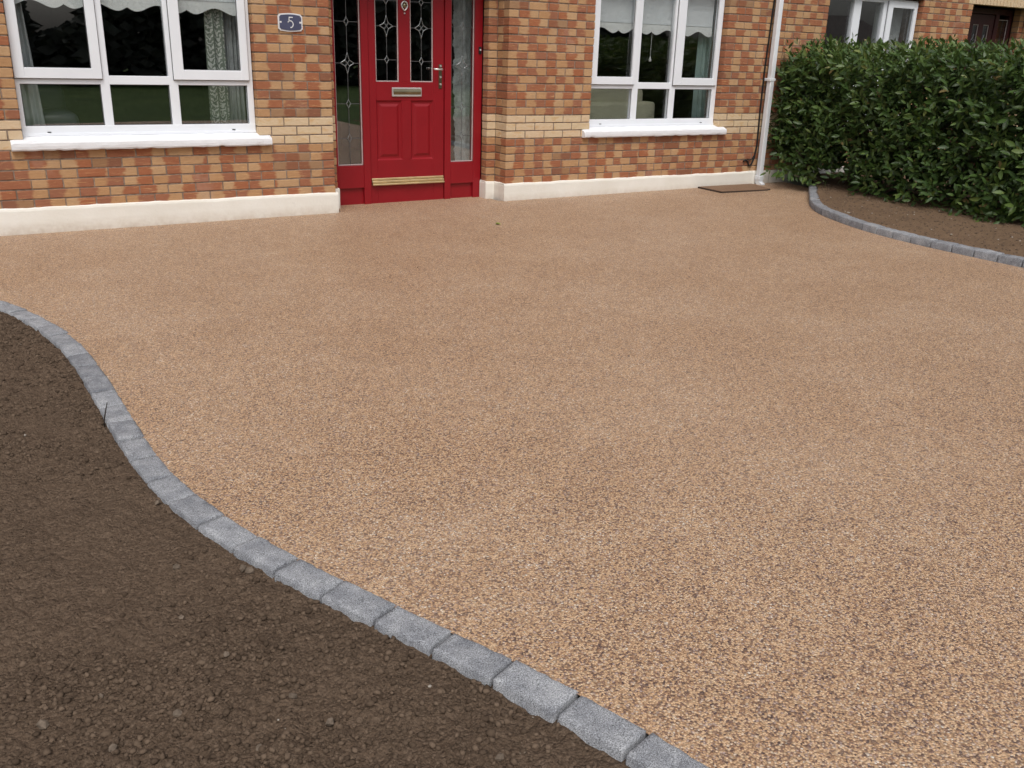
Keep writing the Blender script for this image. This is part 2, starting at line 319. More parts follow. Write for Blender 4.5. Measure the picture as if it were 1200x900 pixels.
class MB:
    def __init__(self): self.V = []; self.F = []; self.A = []
    def add(self, V, F, A=None):
        o = len(self.V); self.V += [tuple(v) for v in V]; self.F += [tuple(i+o for i in f) for f in F]
        if A is not None: self.A += [tuple(a) for a in A]
        return self
    def box(self, x0, x1, y0, y1, z0, z1, b=0.0):
        if b > 0: return self.add(cbox(x0, x1, y0, y1, z0, z1, b), CBF)
        V = [(x, y, z) for x in (x0, x1) for y in (y0, y1) for z in (z0, z1)]
        return self.add(V, [(0, 1, 3, 2), (4, 6, 7, 5), (0, 4, 5, 1), (2, 3, 7, 6), (0, 2, 6, 4), (1, 5, 7, 3)])
    def poly(self, pts, y0, y1):                       # polygon in XZ (counter-clockwise seen from -Y), extruded in Y
        n = len(pts); V = [(x, y0, z) for x, z in pts]+[(x, y1, z) for x, z in pts]
        F = [tuple(range(n)), tuple(range(2*n-1, n-1, -1))]+[(i, i+n, (i+1) % n+n, (i+1) % n) for i in range(n)]
        return self.add(V, F)
    def plan(self, pts, z0, z1):                       # polygon in XY, extruded in Z
        n = len(pts); V = [(x, y, z0) for x, y in pts]+[(x, y, z1) for x, y in pts]
        F = [tuple(range(n-1, -1, -1)), tuple(range(n, 2*n))]+[(i, (i+1) % n, (i+1) % n+n, i+n) for i in range(n)]
        return self.add(V, F)
    def tube(self, path, radii, n=8):
        path = [Vector(p) for p in path]; radii = radii if isinstance(radii, (list, tuple)) else [radii]*len(path)
        V = []; F = []
        for i, p in enumerate(path):
            t = (path[min(i+1, len(path)-1)]-path[max(i-1, 0)]).normalized()
            a = t.orthogonal().normalized() if i == 0 else (a-t*a.dot(t)).normalized(); b = t.cross(a)
            for k in range(n):
                q = 2*math.pi*k/n; V.append(tuple(p+(a*math.cos(q)+b*math.sin(q))*radii[i]))
        for i in range(len(path)-1):
            for k in range(n): F.append((i*n+k, i*n+(k+1) % n, (i+1)*n+(k+1) % n, (i+1)*n+k))
        F.append(tuple(range(n-1, -1, -1))); F.append(tuple(range((len(path)-1)*n, len(path)*n)))
        return self.add(V, F)
    def bar(self, a, b, wd, y0, y1):                   # flat strip in a wall plane from (x,z) a to b
        a = np.array(a); b = np.array(b); t = (b-a)/np.linalg.norm(b-a); n = np.array([-t[1], t[0]])*wd/2
        p = [a-n, b-n, b+n, a+n]; return self.poly([tuple(q) for q in p], y0, y1)
    def build(self, name, mat, parent=None, smooth=False):
        return mesh_obj(name, self.V, self.F, mat, parent, smooth, self.A if self.A else None)

make_materials()

# ------------------------------------------------------------------ ground, beds, drive
def smooth(path, it=1):
    P = np.array(path, float)
    for _ in range(it):
        Q = P.copy(); Q[1:-1] = 0.25*P[:-2]+0.5*P[1:-1]+0.25*P[2:]; P = Q
    return P
def resample(P, step):
    d = np.r_[0, np.cumsum(np.linalg.norm(np.diff(P, axis=0), axis=1))]; n = max(1, int(round(d[-1]/step)))
    s = np.linspace(0, d[-1], n+1); return np.stack([np.interp(s, d, P[:, i]) for i in range(2)], -1)
def normals(P):
    t = np.gradient(P, axis=0); t /= np.linalg.norm(t, axis=1)[:, None]; return np.stack([-t[:, 1], t[:, 0]], -1)

KL = [(-6.4, -1.02), (-5.6, -1.03), (-4.8, -1.1), (-4.2, -1.2), (-3.75, -1.35), (-3.42, -1.53), (-3.15, -1.73), (-2.95, -1.93), (-2.825, -2.13), (-2.736, -2.36), (-2.666, -2.589), (-2.60, -2.83), (-2.56, -3.06), (-2.535, -3.26), (-2.522, -3.45), (-2.512, -3.65), (-2.502, -3.85), (-2.495, -4.051), (-2.490, -4.25), (-2.484, -4.447), (-2.478, -4.649), (-2.466, -4.84), (-2.444, -5.042), (-2.404, -5.245), (-2.348, -5.435), (-2.285, -5.625), (-2.215, -5.81), (-2.136, -5.99), (-2.050, -6.175), (-1.964, -6.355), (-1.882, -6.54), (-1.815, -6.73), (-1.755, -6.927), (-1.71, -7.12), (-1.68, -7.32), (-1.66, -7.52), (-1.65, -7.72), (-1.645, -7.92), (-1.64, -8.7), (-1.64, -10.6)]
KLs = resample(smooth(KL, 1), 0.2)                       # drive-side edge of left kerb
KR = [(5.62, -0.52), (5.40, -0.72), (5.155, -0.957), (4.82, -1.26), (4.58, -1.48), (4.387, -1.70), (4.265, -1.88), (4.18, -2.07), (4.09, -2.27), (4.01, -2.47), (3.945, -2.67), (3.895, -2.87), (3.86, -3.08), (3.838, -3.28), (3.826, -3.47), (3.82, -3.66), (3.815, -3.86), (3.815, -4.06), (3.82, -4.26), (3.83, -4.46), (3.84, -6.0), (3.86, -10.6)]
KRs = resample(smooth(KR, 1), 0.2)
nL = normals(KLs); nR = normals(KRs)
# walking from the house end, left kerb goes -Y: the soil lies on its right (west) side
sideL = -1.0 if (nL[len(nL)//2] @ np.array([1, 0])) > 0 else 1.0
sideR = 1.0 if (nR[len(nR)//2] @ np.array([1, 0])) > 0 else -1.0
KLin = KLs+nL*sideL*0.1; KRin = KRs+nR*sideR*0.1

def sheet(name, pts, zf, mat):
    bm = bmesh.new(); vs_ = [bm.verts.new((x, y, float(zf(x, y)))) for x, y in pts]; f = bm.faces.new(vs_)
    if f.normal.z < 0: f.normal_flip()
    f.normal_update()
    if f.normal.z < 0: bmesh.ops.reverse_faces(bm, faces=[f])
    bmesh.ops.triangulate(bm, faces=bm.faces[:]); me = bpy.data.meshes.new(name); bm.to_mesh(me); bm.free(); me.materials.append(MATS[mat])
    return link(bpy.data.objects.new(name, me))
ground = MB().add([(-450, -450, -0.16), (450, -450, -0.16), (450, 450, -0.16), (-450, 450, -0.16)], [(0, 1, 2, 3)]).build('ground', 'lawn')
tag(ground, 'green lawn of the open space, mirrored in the lower window panes', kind='structure')
dl = KLs+nL*sideL*0.009; dr = KRs+nR*sideR*0.012
pts = [tuple(p) for p in dl[::-1]]+[(-8, -1.0), (-8, 0.03), (0.06, 0.03), (0.06, 0.40), (1.74, 0.40), (1.74, 0.03), (5.75, 0.03)]+[tuple(p) for p in dr]
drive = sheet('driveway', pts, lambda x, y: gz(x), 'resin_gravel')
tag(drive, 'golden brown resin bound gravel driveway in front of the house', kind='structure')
# subsurface slab so the drive has thickness
def in_poly(x, y, poly):
    poly = np.asarray(poly); ins = np.zeros(x.shape, bool); j = len(poly)-1
    for i in range(len(poly)):
        xi, yi = poly[i]; xj, yj = poly[j]
        c = ((yi > y) != (yj > y)) & (x < (xj-xi)*(y-yi)/((yj-yi) if yj != yi else 1e-9)+xi); ins ^= c; j = i
    return ins
def soil_height(x, y):
    drop = np.interp(y, [-7.5, -6, -4.5, -2.5, -1.2], [0.026, 0.020, 0.014, 0.010, 0.008])
    z = gz(x)-drop
    z += 0.014*vnoise(x*1.7, y*1.7, 1)+0.012*vnoise(x*5, y*5, 2)+0.011*vnoise(x*14, y*14, 3)+0.011*vnoise(x*31, y*31, 4)*(0.5+np.clip(vnoise(x*2.5, y*2.5, 6)*2+0.4, 0, 1.2))+0.010*vnoise(x*62, y*62, 5)*(0.4+np.clip(vnoise(x*3.3, y*3.3, 7)*2+0.5, 0, 1.3))
    t = 0.80*x+0.60*y                                   # rake and roller marks
    wv = np.sin(t*170+3.0*vnoise(x*2.2, y*2.2, 8)*2); amp = np.clip(vnoise(x*1.1+4, y*1.1, 9)*2.4, 0, 1)
    z += 0.0036*amp*wv
    t2 = 0.35*x-0.94*y; amp2 = np.clip(vnoise(x*0.9-7, y*0.9+3, 12)*2.2, 0, 1); z += 0.0022*amp2*np.sin(t2*95+2*vnoise(x*3, y*3, 13))
    return z
def bed(name, poly, x0, x1, y0, y1, step, hf, mat):
    xs = np.arange(x0, x1+step, step); ys = np.arange(y0, y1+step, step); X, Y = np.meshgrid(xs, ys)
    ins = in_poly(X, Y, poly); Z = hf(X, Y); idx = -np.ones(X.shape, int)
    q = ins[:-1, :-1] & ins[1:, :-1] & ins[:-1, 1:] & ins[1:, 1:]
    use = np.zeros(X.shape, bool); use[:-1, :-1] |= q; use[1:, :-1] |= q; use[:-1, 1:] |= q; use[1:, 1:] |= q
    idx[use] = np.arange(use.sum()); V = np.stack([X[use], Y[use], Z[use]], -1)
    F = np.stack([idx[:-1, :-1][q], idx[:-1, 1:][q], idx[1:, 1:][q], idx[1:, :-1][q]], -1)
    me = bpy.data.meshes.new(name); me.vertices.add(len(V)); me.vertices.foreach_set('co', V.astype(np.float32).ravel())
    me.loops.add(F.size); me.loops.foreach_set('vertex_index', F.astype(np.int32).ravel()); me.polygons.add(len(F))
    me.polygons.foreach_set('loop_start', (np.arange(len(F))*4).astype(np.int32)); me.polygons.foreach_set('loop_total', np.full(len(F), 4, np.int32)); me.update(calc_edges=True)
    me.polygons.foreach_set('use_smooth', np.ones(len(F), bool)); me.materials.append(MATS[mat]); return link(bpy.data.objects.new(name, me))
kl_mid = KLs+nL*sideL*0.06
polyL = np.vstack([kl_mid, [(-9, -10.6), (-9, -1.05)]])
left_bed = bed('soil_bed', polyL, -4.35, -1.5, -8.0, -1.35, 0.0115, soil_height, 'soil'); tag(left_bed, 'bare dark brown soil bed inside the curved grey kerb', kind='structure')
kr_mid = KRs+nR*sideR*0.06
polyR = np.vstack([kr_mid, [(9, -10.6), (9, -0.01), (5.75, -0.01), (5.75, -0.4)]])
def bed_r(x, y):
    d = np.clip((x-3.9)/1.6, 0, 1); return gz(x)+0.052+0.02*d+0.012*vnoise(x*2, y*2, 21)+0.010*vnoise(x*9, y*9, 22)+0.007*vnoise(x*30, y*30, 23)
right_bed = bed('soil_bed', polyR, 3.7, 8.8, -9.0, -0.02, 0.03, bed_r, 'bed_soil'); tag(right_bed, 'light brown soil bed in front of the laurel hedge', kind='structure')

# ------------------------------------------------------------------ kerbs of setts
def sett_mesh(name, a0, a1, b0, b1, top, parent, seed, tilt):
    r = np.random.default_rng(seed); gap = 0.0058; L = np.linalg.norm(np.array(a1)-a0)
    g = gap/L; nx, ny = 13, 7
    us = np.r_[0, 0.014, np.linspace(0.07, 0.93, nx-4), 0.986, 1]; vs2 = np.r_[0, 0.07, np.linspace(0.2, 0.8, ny-4), 0.93, 1]
    U, Vv = np.meshgrid(g+us*(1-2*g), vs2); sh = (r.random(4)-0.5)*0.006
    a0 = np.array(a0)+sh[:2]*0.5; a1 = np.array(a1)
    X = (1-Vv)*((1-U)*a0[0]+U*a1[0])+Vv*((1-U)*b0[0]+U*b1[0]); Y = (1-Vv)*((1-U)*a0[1]+U*a1[1])+Vv*((1-U)*b0[1]+U*b1[1])
    us2 = np.meshgrid(us, vs2)[0]; du = np.minimum(us2, 1-us2)*0.2*3.0; dv = np.minimum(Vv, 1-Vv)*0.1
    er = 0.0085; e = np.minimum(np.minimum(du, dv), er); rnd = er*(1-np.sqrt(np.clip(1-(1-e/er)**2, 0, 1)))*0.85
    k = 40.0; Z = top(X)+0.007*(r.random()-0.5)+tilt[0]*(us2-0.5)+tilt[1]*(Vv-0.5)-rnd+0.0026*vnoise(X*k, Y*k, seed % 97)*2+0.0016*vnoise(X*120, Y*120, seed % 89)*2
    ex = (e < er*0.4); X = X+ex*0.0022*vnoise(X*60, Y*60, 3); Y = Y+ex*0.0022*vnoise(X*60+9, Y*60, 4)
    V = np.stack([X.ravel(), Y.ravel(), Z.ravel()], -1); F = []
    for j in range(ny-1):
        for i in range(nx-1): F.append((j*nx+i, j*nx+i+1, (j+1)*nx+i+1, (j+1)*nx+i))
    ring = list(range(nx))+[j*nx+nx-1 for j in range(1, ny)]+[(ny-1)*nx+i for i in range(nx-2, -1, -1)]+[j*nx for j in range(ny-2, 0, -1)]
    base = len(V); bot = V[ring].copy(); bot[:, 2] -= 0.085; V = np.vstack([V, bot]); m = len(ring)
    for i in range(m): F.append((ring[i], base+i, base+(i+1) % m, ring[(i+1) % m]))
    P = V[list(F[0][:3])]
    if np.cross(P[1]-P[0], P[2]-P[0])[2] < 0: F = [f[::-1] for f in F]
    at = np.zeros((len(V), 4)); at[:, 1] = r.random(); at[:, 3] = 1
    return mesh_obj(name, V, F, 'sett', parent, True, at)
def kerb(label, P, Q, top, loc, seed, rng_idx):
    o = bpy.data.objects.new('kerb', None); o.location = loc; link(o); tag(o, label, kind='structure')
    for i in rng_idx:
        r = random.Random(seed+i); sett_mesh('sett', P[i], P[i+1], Q[i], Q[i+1], top, o, seed*1000+i, (r.uniform(-.004, .004), r.uniform(-.004, .004)))
    return o
kl_ids = [i for i in range(len(KLs)-1) if KLs[i][1] > -8.2 and KLs[i][0] > -5.2]
kr_ids = [i for i in range(len(KRs)-1) if KRs[i][1] > -6.5]
kerb_l = kerb('S-curved kerb of grey setts between the dark soil and the gravel drive', KLs, KLin, lambda x: gz(x)+0.007, (-2.5, -4.5, -0.02), 3, kl_ids)
kerb_r = kerb('raised curved kerb of grey setts in front of the laurel hedge', KRs, KRin, lambda x: gz(x)+0.062, (3.9, -3.0, 0.02), 5, kr_ids)

# ------------------------------------------------------------------ brickwork
C0, CH, BL = 0.62, 0.075, 0.225                         # cream band bottom, course, brick module
ZHEAD = C0+21*CH                                        # heads of all openings
NB = [0]
class Wall:
    """collects bricks; those showing largest become objects, the others one joined part"""
    def __init__(self): self.items = []
    def brick(self, x0, x1, y0, y1, k, u0=0.0, u1=1.0, axis=0, clip=None, cream=None):
        z0 = C0+k*CH+0.0055; z1 = z0+0.064
        if clip: z0 = max(z0, clip)
        r = random
        jx = lambda: r.uniform(-0.0015, 0.0015)
        pr = r.uniform(-0.0025, 0.0015)
        a = [x0+jx(), x1+jx(), y0+pr, y1, z0+jx(), z1+jx()]
        V = cbox(*a, 0.0032); V = V+(np.random.default_rng(NB[0]).random(V.shape)-0.5)*0.0022; NB[0] += 1
        t = (V[:, axis]-a[axis*2])/(a[axis*2+1]-a[axis*2]); at = np.zeros((24, 4)); at[:, 0] = u0+(u1-u0)*t
        at[:, 1] = r.uniform(0.37, 1) if (r.random() < 0.74) == (_hash(np.array(k), np.array(5), 3) > 0.5) else r.uniform(0, 0.35); cr = (0 <= k < 3) if cream is None else cream; at[:, 2] = 1.0 if cr else 0.0; at[:, 3] = 1
        self.items.append((V, at))
    def soldier(self, x0, x1, z0):
        n = int(round((x1-x0)/0.0752))
        for i in range(n):
            a = x0+(x1-x0)*i/n+0.004; b = x0+(x1-x0)*(i+1)/n-0.004
            V = cbox(a, b, random.uniform(-.002, .001), 0.1, z0+0.005, z0+0.22, 0.003); at = np.zeros((24, 4)); at[:, 1] = random.random(); at[:, 2] = 1; at[:, 3] = 1; self.items.append((V, at))
    def finish(self, parent, limit, hidden):
        sc = []
        for i, (V, at) in enumerate(self.items):
            q = project(V); c = q.mean(0)
            area = (q[:, 0].max()-q[:, 0].min())*(q[:, 1].max()-q[:, 1].min())
            vis = -2 < c[0] < 1202 and q[:, 1].max() > 3 and c[1] < 902 and not hidden(V, c)
            sc.append(area if vis else 0)
        order = sorted(range(len(sc)), key=lambda i: -sc[i]); pick = [i for i in order[:limit] if sc[i] > 0]; ps = set(pick)
        for i in pick: mesh_obj('brick', self.items[i][0], CBF, 'brick', parent, False, self.items[i][1])
        m = MB()
        for i in range(len(self.items)):
            if i not in ps: m.add(self.items[i][0], CBF, self.items[i][1])
        if m.V: tag(m.build('brickwork', 'brick', parent), kind='stuff')
        print('bricks', len(self.items), 'objects', len(pick))
def lay(W, x0, x1, k, joint0, left_end, right_end, y1=0.1025):
    """one course from x0 to x1 in stretcher bond; joints lie on joint0 + n*BL"""
    js = [x0]; n = math.ceil((x0+0.03-joint0)/BL); x = joint0+n*BL
    while x < x1-0.03: js.append(x); x += BL
    js.append(x1)
    for i, (a, b) in enumerate(zip(js, js[1:])):
        a2 = a if i == 0 else a+0.005; b2 = b if i == len(js)-2 else b-0.005
        if b2-a2 < 0.02: continue
        ln = b2-a2
        if ln > 0.19: u = (0, 1)
        else: u = (0, ln/0.215) if random.random() < 0.5 else (1-ln/0.215, 1)
        W.brick(a2, b2, 0.0, y1, k, *u, clip=0.17)

KTOP = 26
def even(k): return k % 2 == 0
# --- house number five
house = empty('house', (1.0, 0.4, 0), 'red and buff brick house with a red front door and white windows', 'house')
Wn_L = (-2.482, -0.667); Wn_R = (2.80, 4.59); DX = (0.0, 1.797); XB = 5.47
mort = MB()
ZB, ZT = 0.02, C0+KTOP*CH-0.005
def blk(x0, x1, z0, z1, y0=0.0045, y1=0.30): mort.box(x0, x1, y0, y1, z0, z1)
blk(-7.0, Wn_L[0]-0.006, ZB, ZT); blk(Wn_L[0]-0.006, Wn_L[1]+0.006, ZB, 0.63); blk(Wn_L[0]-0.006, Wn_L[1]+0.006, ZHEAD+0.22, ZT)
blk(Wn_L[1]+0.006, DX[0]-0.006, ZB, ZT); blk(DX[0]-0.006, 0.0975, ZB, ZT, 0.221, 0.32)
blk(DX[0]-0.006, DX[1]+0.006, ZHEAD+0.22, ZT, 0.006, 0.21)
blk(DX[1]+0.006, Wn_R[0]-0.006, ZB, ZT); blk(1.6995, DX[1]+0.006, ZB, ZT, 0.221, 0.32); blk(Wn_R[0]-0.006, Wn_R[1]+0.006, ZB, 0.63); blk(Wn_R[0]-0.006, Wn_R[1]+0.006, ZHEAD+0.22, ZT); blk(Wn_R[1]+0.006, XB, ZB, ZT)
wall = mort.build('wall', 'mortar', house)
W = Wall()
for k in range(-6, KTOP):
    z = C0+k*CH; inwin = z > 0.62-0.001+0.001 and C0 <= z < ZHEAD-0.01; indoor = z < ZHEAD-0.01; head = ZHEAD-0.01 < z < ZHEAD+0.2
    jo = -0.1075 if even(k+6+1) == even(3+6+1) else -0.22          # courses of the same parity as course 3 carry a corner header
    hdr = ((k+6) % 2 == 1)
    jl = -0.1075 if hdr else -0.22
    # left of the door
    if inwin:
        lay(W, -4.6, Wn_L[0], k, jl, 0, 0); lay(W, Wn_L[1], -0.115 if hdr else -0.0, k, jl, 0, 0) if not hdr else lay(W, Wn_L[1], -0.1125, k, jl, 0, 0)
    elif head:
        lay(W, -4.6, Wn_L[0]-0.1, k, jl, 0, 0); lay(W, Wn_L[1]+0.1, -0.1125 if hdr else 0.0, k, jl, 0, 0)
    else: lay(W, -4.6, -0.1125 if hdr else 0.0, k, jl, 0, 0)
    if hdr: W.brick(-0.1025, 0.0, 0.0, 0.215, k, 0, 1, 1, clip=0.17)
    else: W.brick(-0.1025, 0.0, 0.1125, 0.215, k, 0, 0.48, 1, clip=0.17)
    W.brick(0.002, 0.1025, 0.215, 0.3175, k, *((0, .48) if random.random() < .5 else (.52, 1)), clip=0.17)
    # right of the door
    hr = ((k+6) % 2 == 0)
    jr = DX[1]+(0.1075 if not hr else 0.22)
    x0 = DX[1] if hr else DX[1]+0.1125
    if inwin: lay(W, x0, Wn_R[0], k, jr, 0, 0); lay(W, Wn_R[1], XB-0.002, k, jr, 0, 0)
    elif head: lay(W, x0, Wn_R[0]-0.1, k, jr, 0, 0); lay(W, Wn_R[1]+0.1, XB-0.002, k, jr, 0, 0)
    else: lay(W, x0, XB-0.002, k, jr, 0, 0)
    if hr: W.brick(DX[1], DX[1]+0.1025, 0.1125, 0.215, k, 0, 0.48, 1, clip=0.17)
    else: W.brick(DX[1], DX[1]+0.1025, 0.0, 0.215, k, 0, 1, 1, clip=0.17)
    W.brick(1.6945, DX[1]-0.003, 0.215, 0.3175, k, *((0, .48) if random.random() < .5 else (.52, 1)), clip=0.17)
for a, b in (Wn_L, Wn_R): W.soldier(a-0.1, b+0.1, ZHEAD)
for k in range(24, KTOP): lay(W, 0.01, DX[1]-0.01, k, 0.1, 0, 0)
W.soldier(0.002, DX[1]-0.002, ZHEAD)
W.finish(wall, 300, lambda V, c: V[:, 1].min() > 0.2 and c[0] < 450)
# upper storey and roof (above the picture)
up = MB(); up.box(-7.0, XB, 0.03, 5.2, ZT+0.0, 5.2); up.build('upper_wall', 'upper_brick', house)
rf = MB(); rf.add([(-7.3, -0.35, 5.2), (XB, -0.35, 5.2), (XB, 5.6, 5.2), (-7.3, 5.6, 5.2), (-7.3, 2.6, 7.4), (XB, 2.6, 7.4)], [(0, 1, 5, 4), (2, 3, 4, 5), (0, 4, 3), (1, 2, 5), (0, 3, 2, 1)]); rf.build('roof', 'roof_tile', house)

# plinth, slightly uneven painted band
def plinth(name, path, zt, parent, thick_pts):
    m = MB(); P = [np.array(p) for p in path]; Q = []
    for a, b in zip(P, P[1:]):
        n = max(1, int(np.linalg.norm(b-a)/0.03))
        for i in range(n): Q.append(a+(b-a)*i/n)
    Q.append(P[-1]); Q = np.array(Q); n = len(Q); s = np.r_[0, np.cumsum(np.linalg.norm(np.diff(Q, axis=0), axis=1))]
    top = zt+0.006*vnoise(s*9, s*0, 31)+0.004*vnoise(s*30, s*0, 32)
    N = thick_pts(Q)
    rows = [(-0.10, 0.0), (0.0, 0.0), (0.45, 0.0), (0.9, 0.0), (0.97, 0.004), (1.0, 0.012), (1.0, 0.10)]
    V = []
    for f, dd in rows:
        for i in range(n):
            z = -0.05+(top[i]+0.05)*f if f >= 0 else -0.12
            wob = 0.004*vnoise(s[i]*4, f*3, 33)
            V.append((Q[i, 0]+N[i, 0]*(dd+wob), Q[i, 1]+N[i, 1]*(dd+wob), z))
    F = [(j*n+i, j*n+i+1, (j+1)*n+i+1, (j+1)*n+i) for j in range(len(rows)-1) for i in range(n-1)]
    return mesh_obj(name, V, F, 'plinth_paint', parent, False)
def inward(Q):                                            # direction into the wall at each path point
    N = np.zeros_like(Q)
    for i, (x, y) in enumerate(Q):
        if y < -0.015: N[i] = (0, 1)
        elif 0.0 < x < 0.9: N[i] = (-1, 0) if y < 0.19 or y > 0.2 else (0, 1)
        else: N[i] = (1, 0) if y < 0.19 or y > 0.2 else (0, 1)
    return N
ZP = 0.183
plinth('plinth', [(-7.0, -0.02), (0.02, -0.02), (0.02, 0.195), (0.115, 0.195), (0.115, 0.325)], ZP, house, inward)
plinth('plinth', [(1.682, 0.325), (1.682, 0.195), (1.777, 0.195), (1.777, -0.02), (XB, -0.02)], ZP, house, inward)

# rooms behind the windows
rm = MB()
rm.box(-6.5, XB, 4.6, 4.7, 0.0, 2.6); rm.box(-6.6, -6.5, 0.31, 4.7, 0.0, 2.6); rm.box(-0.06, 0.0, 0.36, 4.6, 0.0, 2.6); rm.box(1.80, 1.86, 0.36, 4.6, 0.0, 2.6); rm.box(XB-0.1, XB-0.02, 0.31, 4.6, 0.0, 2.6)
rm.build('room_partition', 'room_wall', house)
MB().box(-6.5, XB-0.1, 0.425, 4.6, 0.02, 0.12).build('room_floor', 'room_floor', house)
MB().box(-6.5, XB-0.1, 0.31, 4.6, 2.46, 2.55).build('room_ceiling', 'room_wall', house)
for a, b in (Wn_L, Wn_R): MB().box(a-0.02, b+0.02, 0.146, 0.32, 0.64, 0.70).build('window_board', 'upvc', house)

def window(parent, x0, x1, glass_lo, sashes, fixed, label=None):
    zb, zt = 0.715, ZHEAD-0.012; yf, yb = 0.08, 0.145; zl0, zl1, zs, zg = 0.79, 1.102, 1.144, 1.221
    x0 += 0.004; x1 -= 0.004
    m = MB(); be = 0.003
    xs = [x0]+[v for g_ in glass_lo for v in g_]+[x1]
    m.box(x0, x1, yf, yb, zb, zl0, be)                                          # bottom rail
    m.box(x0, x1, yf-0.008, yf-0.0005, zb, zb+0.022, 0.002)                     # drip nib
    m.box(x0, x1, yf+0.0015, yb, zt-0.045, zt, be)
    for i in range(0, len(xs), 2):                                              # jambs and mullions
        m.box(xs[i], xs[i+1], yf+0.002, yb, zl0-0.004, zt-0.04, be)
    for a, b in glass_lo: m.box(a-0.004, b+0.004, yf+0.004, yb, zl1, zl1+0.066, be)  # transom
    win = m.build('window', 'upvc', parent)
    if label: win['label'] = label
    for a, b in glass_lo:
        MB().box(a-0.004, b+0.004, 0.104, 0.128, zl0-0.004, zl1+0.004).build('pane', 'glass', win)
        gk = MB(); t = 0.004
        for q in ((a, a+t, zl0, zl1), (b-t, b, zl0, zl1), (a, b, zl0, zl0+t), (a, b, zl1-t, zl1)): gk.box(q[0], q[1], 0.099, 0.1035, q[2], q[3])
        gk.build('gasket', 'gasket', win)
    for (a, b, ga, gb) in sashes:
        s = MB(); z1 = zt-0.02; gt = zt-0.095
        s.box(a, ga, 0.058, 0.098, zs, z1, be); s.box(gb, b, 0.058, 0.098, zs, z1, be); s.box(ga-0.002, gb+0.002, 0.0595, 0.098, zs, zg, be); s.box(ga-0.002, gb+0.002, 0.0595, 0.098, gt, z1, be)
        s.build('sash', 'upvc', win)
        e = MB(); e.box(a-0.003, b+0.003, 0.074, 0.0795, zs-0.005, zs-0.0005); e.box(a-0.0045, a-0.0005, 0.074, 0.0795, zs, z1); e.box(b+0.0005, b+0.0045, 0.074, 0.0795, zs, z1); e.build('gasket', 'gasket', win)
        MB().box(ga-0.004, gb+0.004, 0.086, 0.112, zg-0.004, gt+0.004).build('pane', 'glass', win)
        gk = MB(); t = 0.004
        for q in ((ga, ga+t, zg, gt), (gb-t, gb, zg, gt), (ga, gb, zg, zg+t)): gk.box(q[0], q[1], 0.081, 0.0855, q[2], q[3])
        gk.build('gasket', 'gasket', win)
    for a, b in fixed:
        MB().box(a-0.004, b+0.004, 0.104, 0.128, 1.168, zt-0.04).build('pane', 'glass', win)
    for xx in (x0+0.19, x1-0.19): MB().box(xx-0.013, xx+0.013, yf-0.006, yf+0.001, 0.741, 0.747).build('drain_slot', 'slot', win)
    return win
def sill(parent, x0, x1, seed):
    prof = [(0.082, 0.716), (0.02, 0.702), (-0.030, 0.692), (-0.044, 0.686), (-0.052, 0.674), (-0.053, 0.65), (-0.051, 0.628), (-0.044, 0.617), (0.02, 0.619)]
    n = int((x1-x0)/0.012); V = []; F = []; m = len(prof)
    for i in range(n+1):
        x = x0+(x1-x0)*i/n
        for j, (y, z) in enumerate(prof):
            chip = 0.009*max(0, float(vnoise(x*16, seed, 41))*2-0.25) if j in (6, 7) else 0
            ends = 0.016*max(0, 1-min(i, n-i)/2.0) if 1 < j < 5 else 0
            V.append((x, y+0.0025*float(vnoise(x*22, j*1.3+seed, 42)), z+chip+0.004*float(vnoise(x*14, j+seed, 43))-ends*0.6))
    for i in range(n):
        for j in range(m): F.append((i*m+j, (i+1)*m+j, (i+1)*m+(j+1) % m, i*m+(j+1) % m))
    F.append(tuple(range(m-1, -1, -1))); F.append(tuple(range(n*m, n*m+m)))
    F = [f[::-1] for f in F]
    return mesh_obj('window_sill', V, F, 'sill_paint', parent, False)
winL = window(house, *Wn_L, [(-2.446, -1.876), (-1.808, -1.355), (-1.284, -0.720)], [(-2.476, -1.859, -2.403, -1.930), (-1.317, -0.705, -1.236, -0.768)], [(-1.814, -1.357)])
winR = window(house, *Wn_R, [(2.850, 3.394), (3.468, 3.909), (3.984, 4.526)], [(2.824, 3.402, 2.905, 3.360), (3.937, 4.556, 4.042, 4.500)], [(3.472, 3.904)])
sill(winL, -2.572, -0.572, 1.0); sill(winR, 2.71, 4.685, 7.0)

# ------------------------------------------------------------------ door set
ddz = 0.02
fr = MB(); yf, yb = 0.33, 0.41
for a, b in ((0.1035, 0.160), (0.417, 0.489), (1.281, 1.350), (1.608, 1.6935)): fr.box(a, b, yf, yb, -0.02, 2.12, 0.003)
fr.box(0.1035, 1.6935, yf+0.002, yb, 2.118, ZHEAD-0.005, 0.003)
for a, b in ((0.160, 0.417), (1.350, 1.608)):
    fr.box(a-0.002, b+0.002, yf+0.004, yb, 0.157, 0.370, 0.004); fr.box(a-0.002, b+0.002, yf+0.032, yb, -0.02, 0.158, 0.0)
    fr.box(a-0.002, b+0.002, yf+0.004, yb, 2.06, 2.119, 0.003)
door_frame = fr.build('door_frame', 'red_paint', house)
leaf = MB(); y0, y1 = 0.346, 0.395; DB, DT = -0.006, 2.112
for a, b in ((0.493, 0.566), (1.162, 1.277)): leaf.box(a, b, y0, y1, DB, DT, 0.003)
leaf.box(0.564, 1.164, y0+0.0006, y1, 1.985, DT-0.001, 0.003); leaf.box(0.564, 1.164, y0+0.0006, y1, 0.966, 1.135, 0.003); leaf.box(0.564, 1.164, y0+0.0006, y1, DB+0.001, 0.413, 0.003)
leaf.box(0.802, 0.921, y0+0.001, y1, 1.133, 1.987, 0.003); leaf.box(0.829, 0.926, y0+0.001, y1, 0.411, 0.968, 0.003)
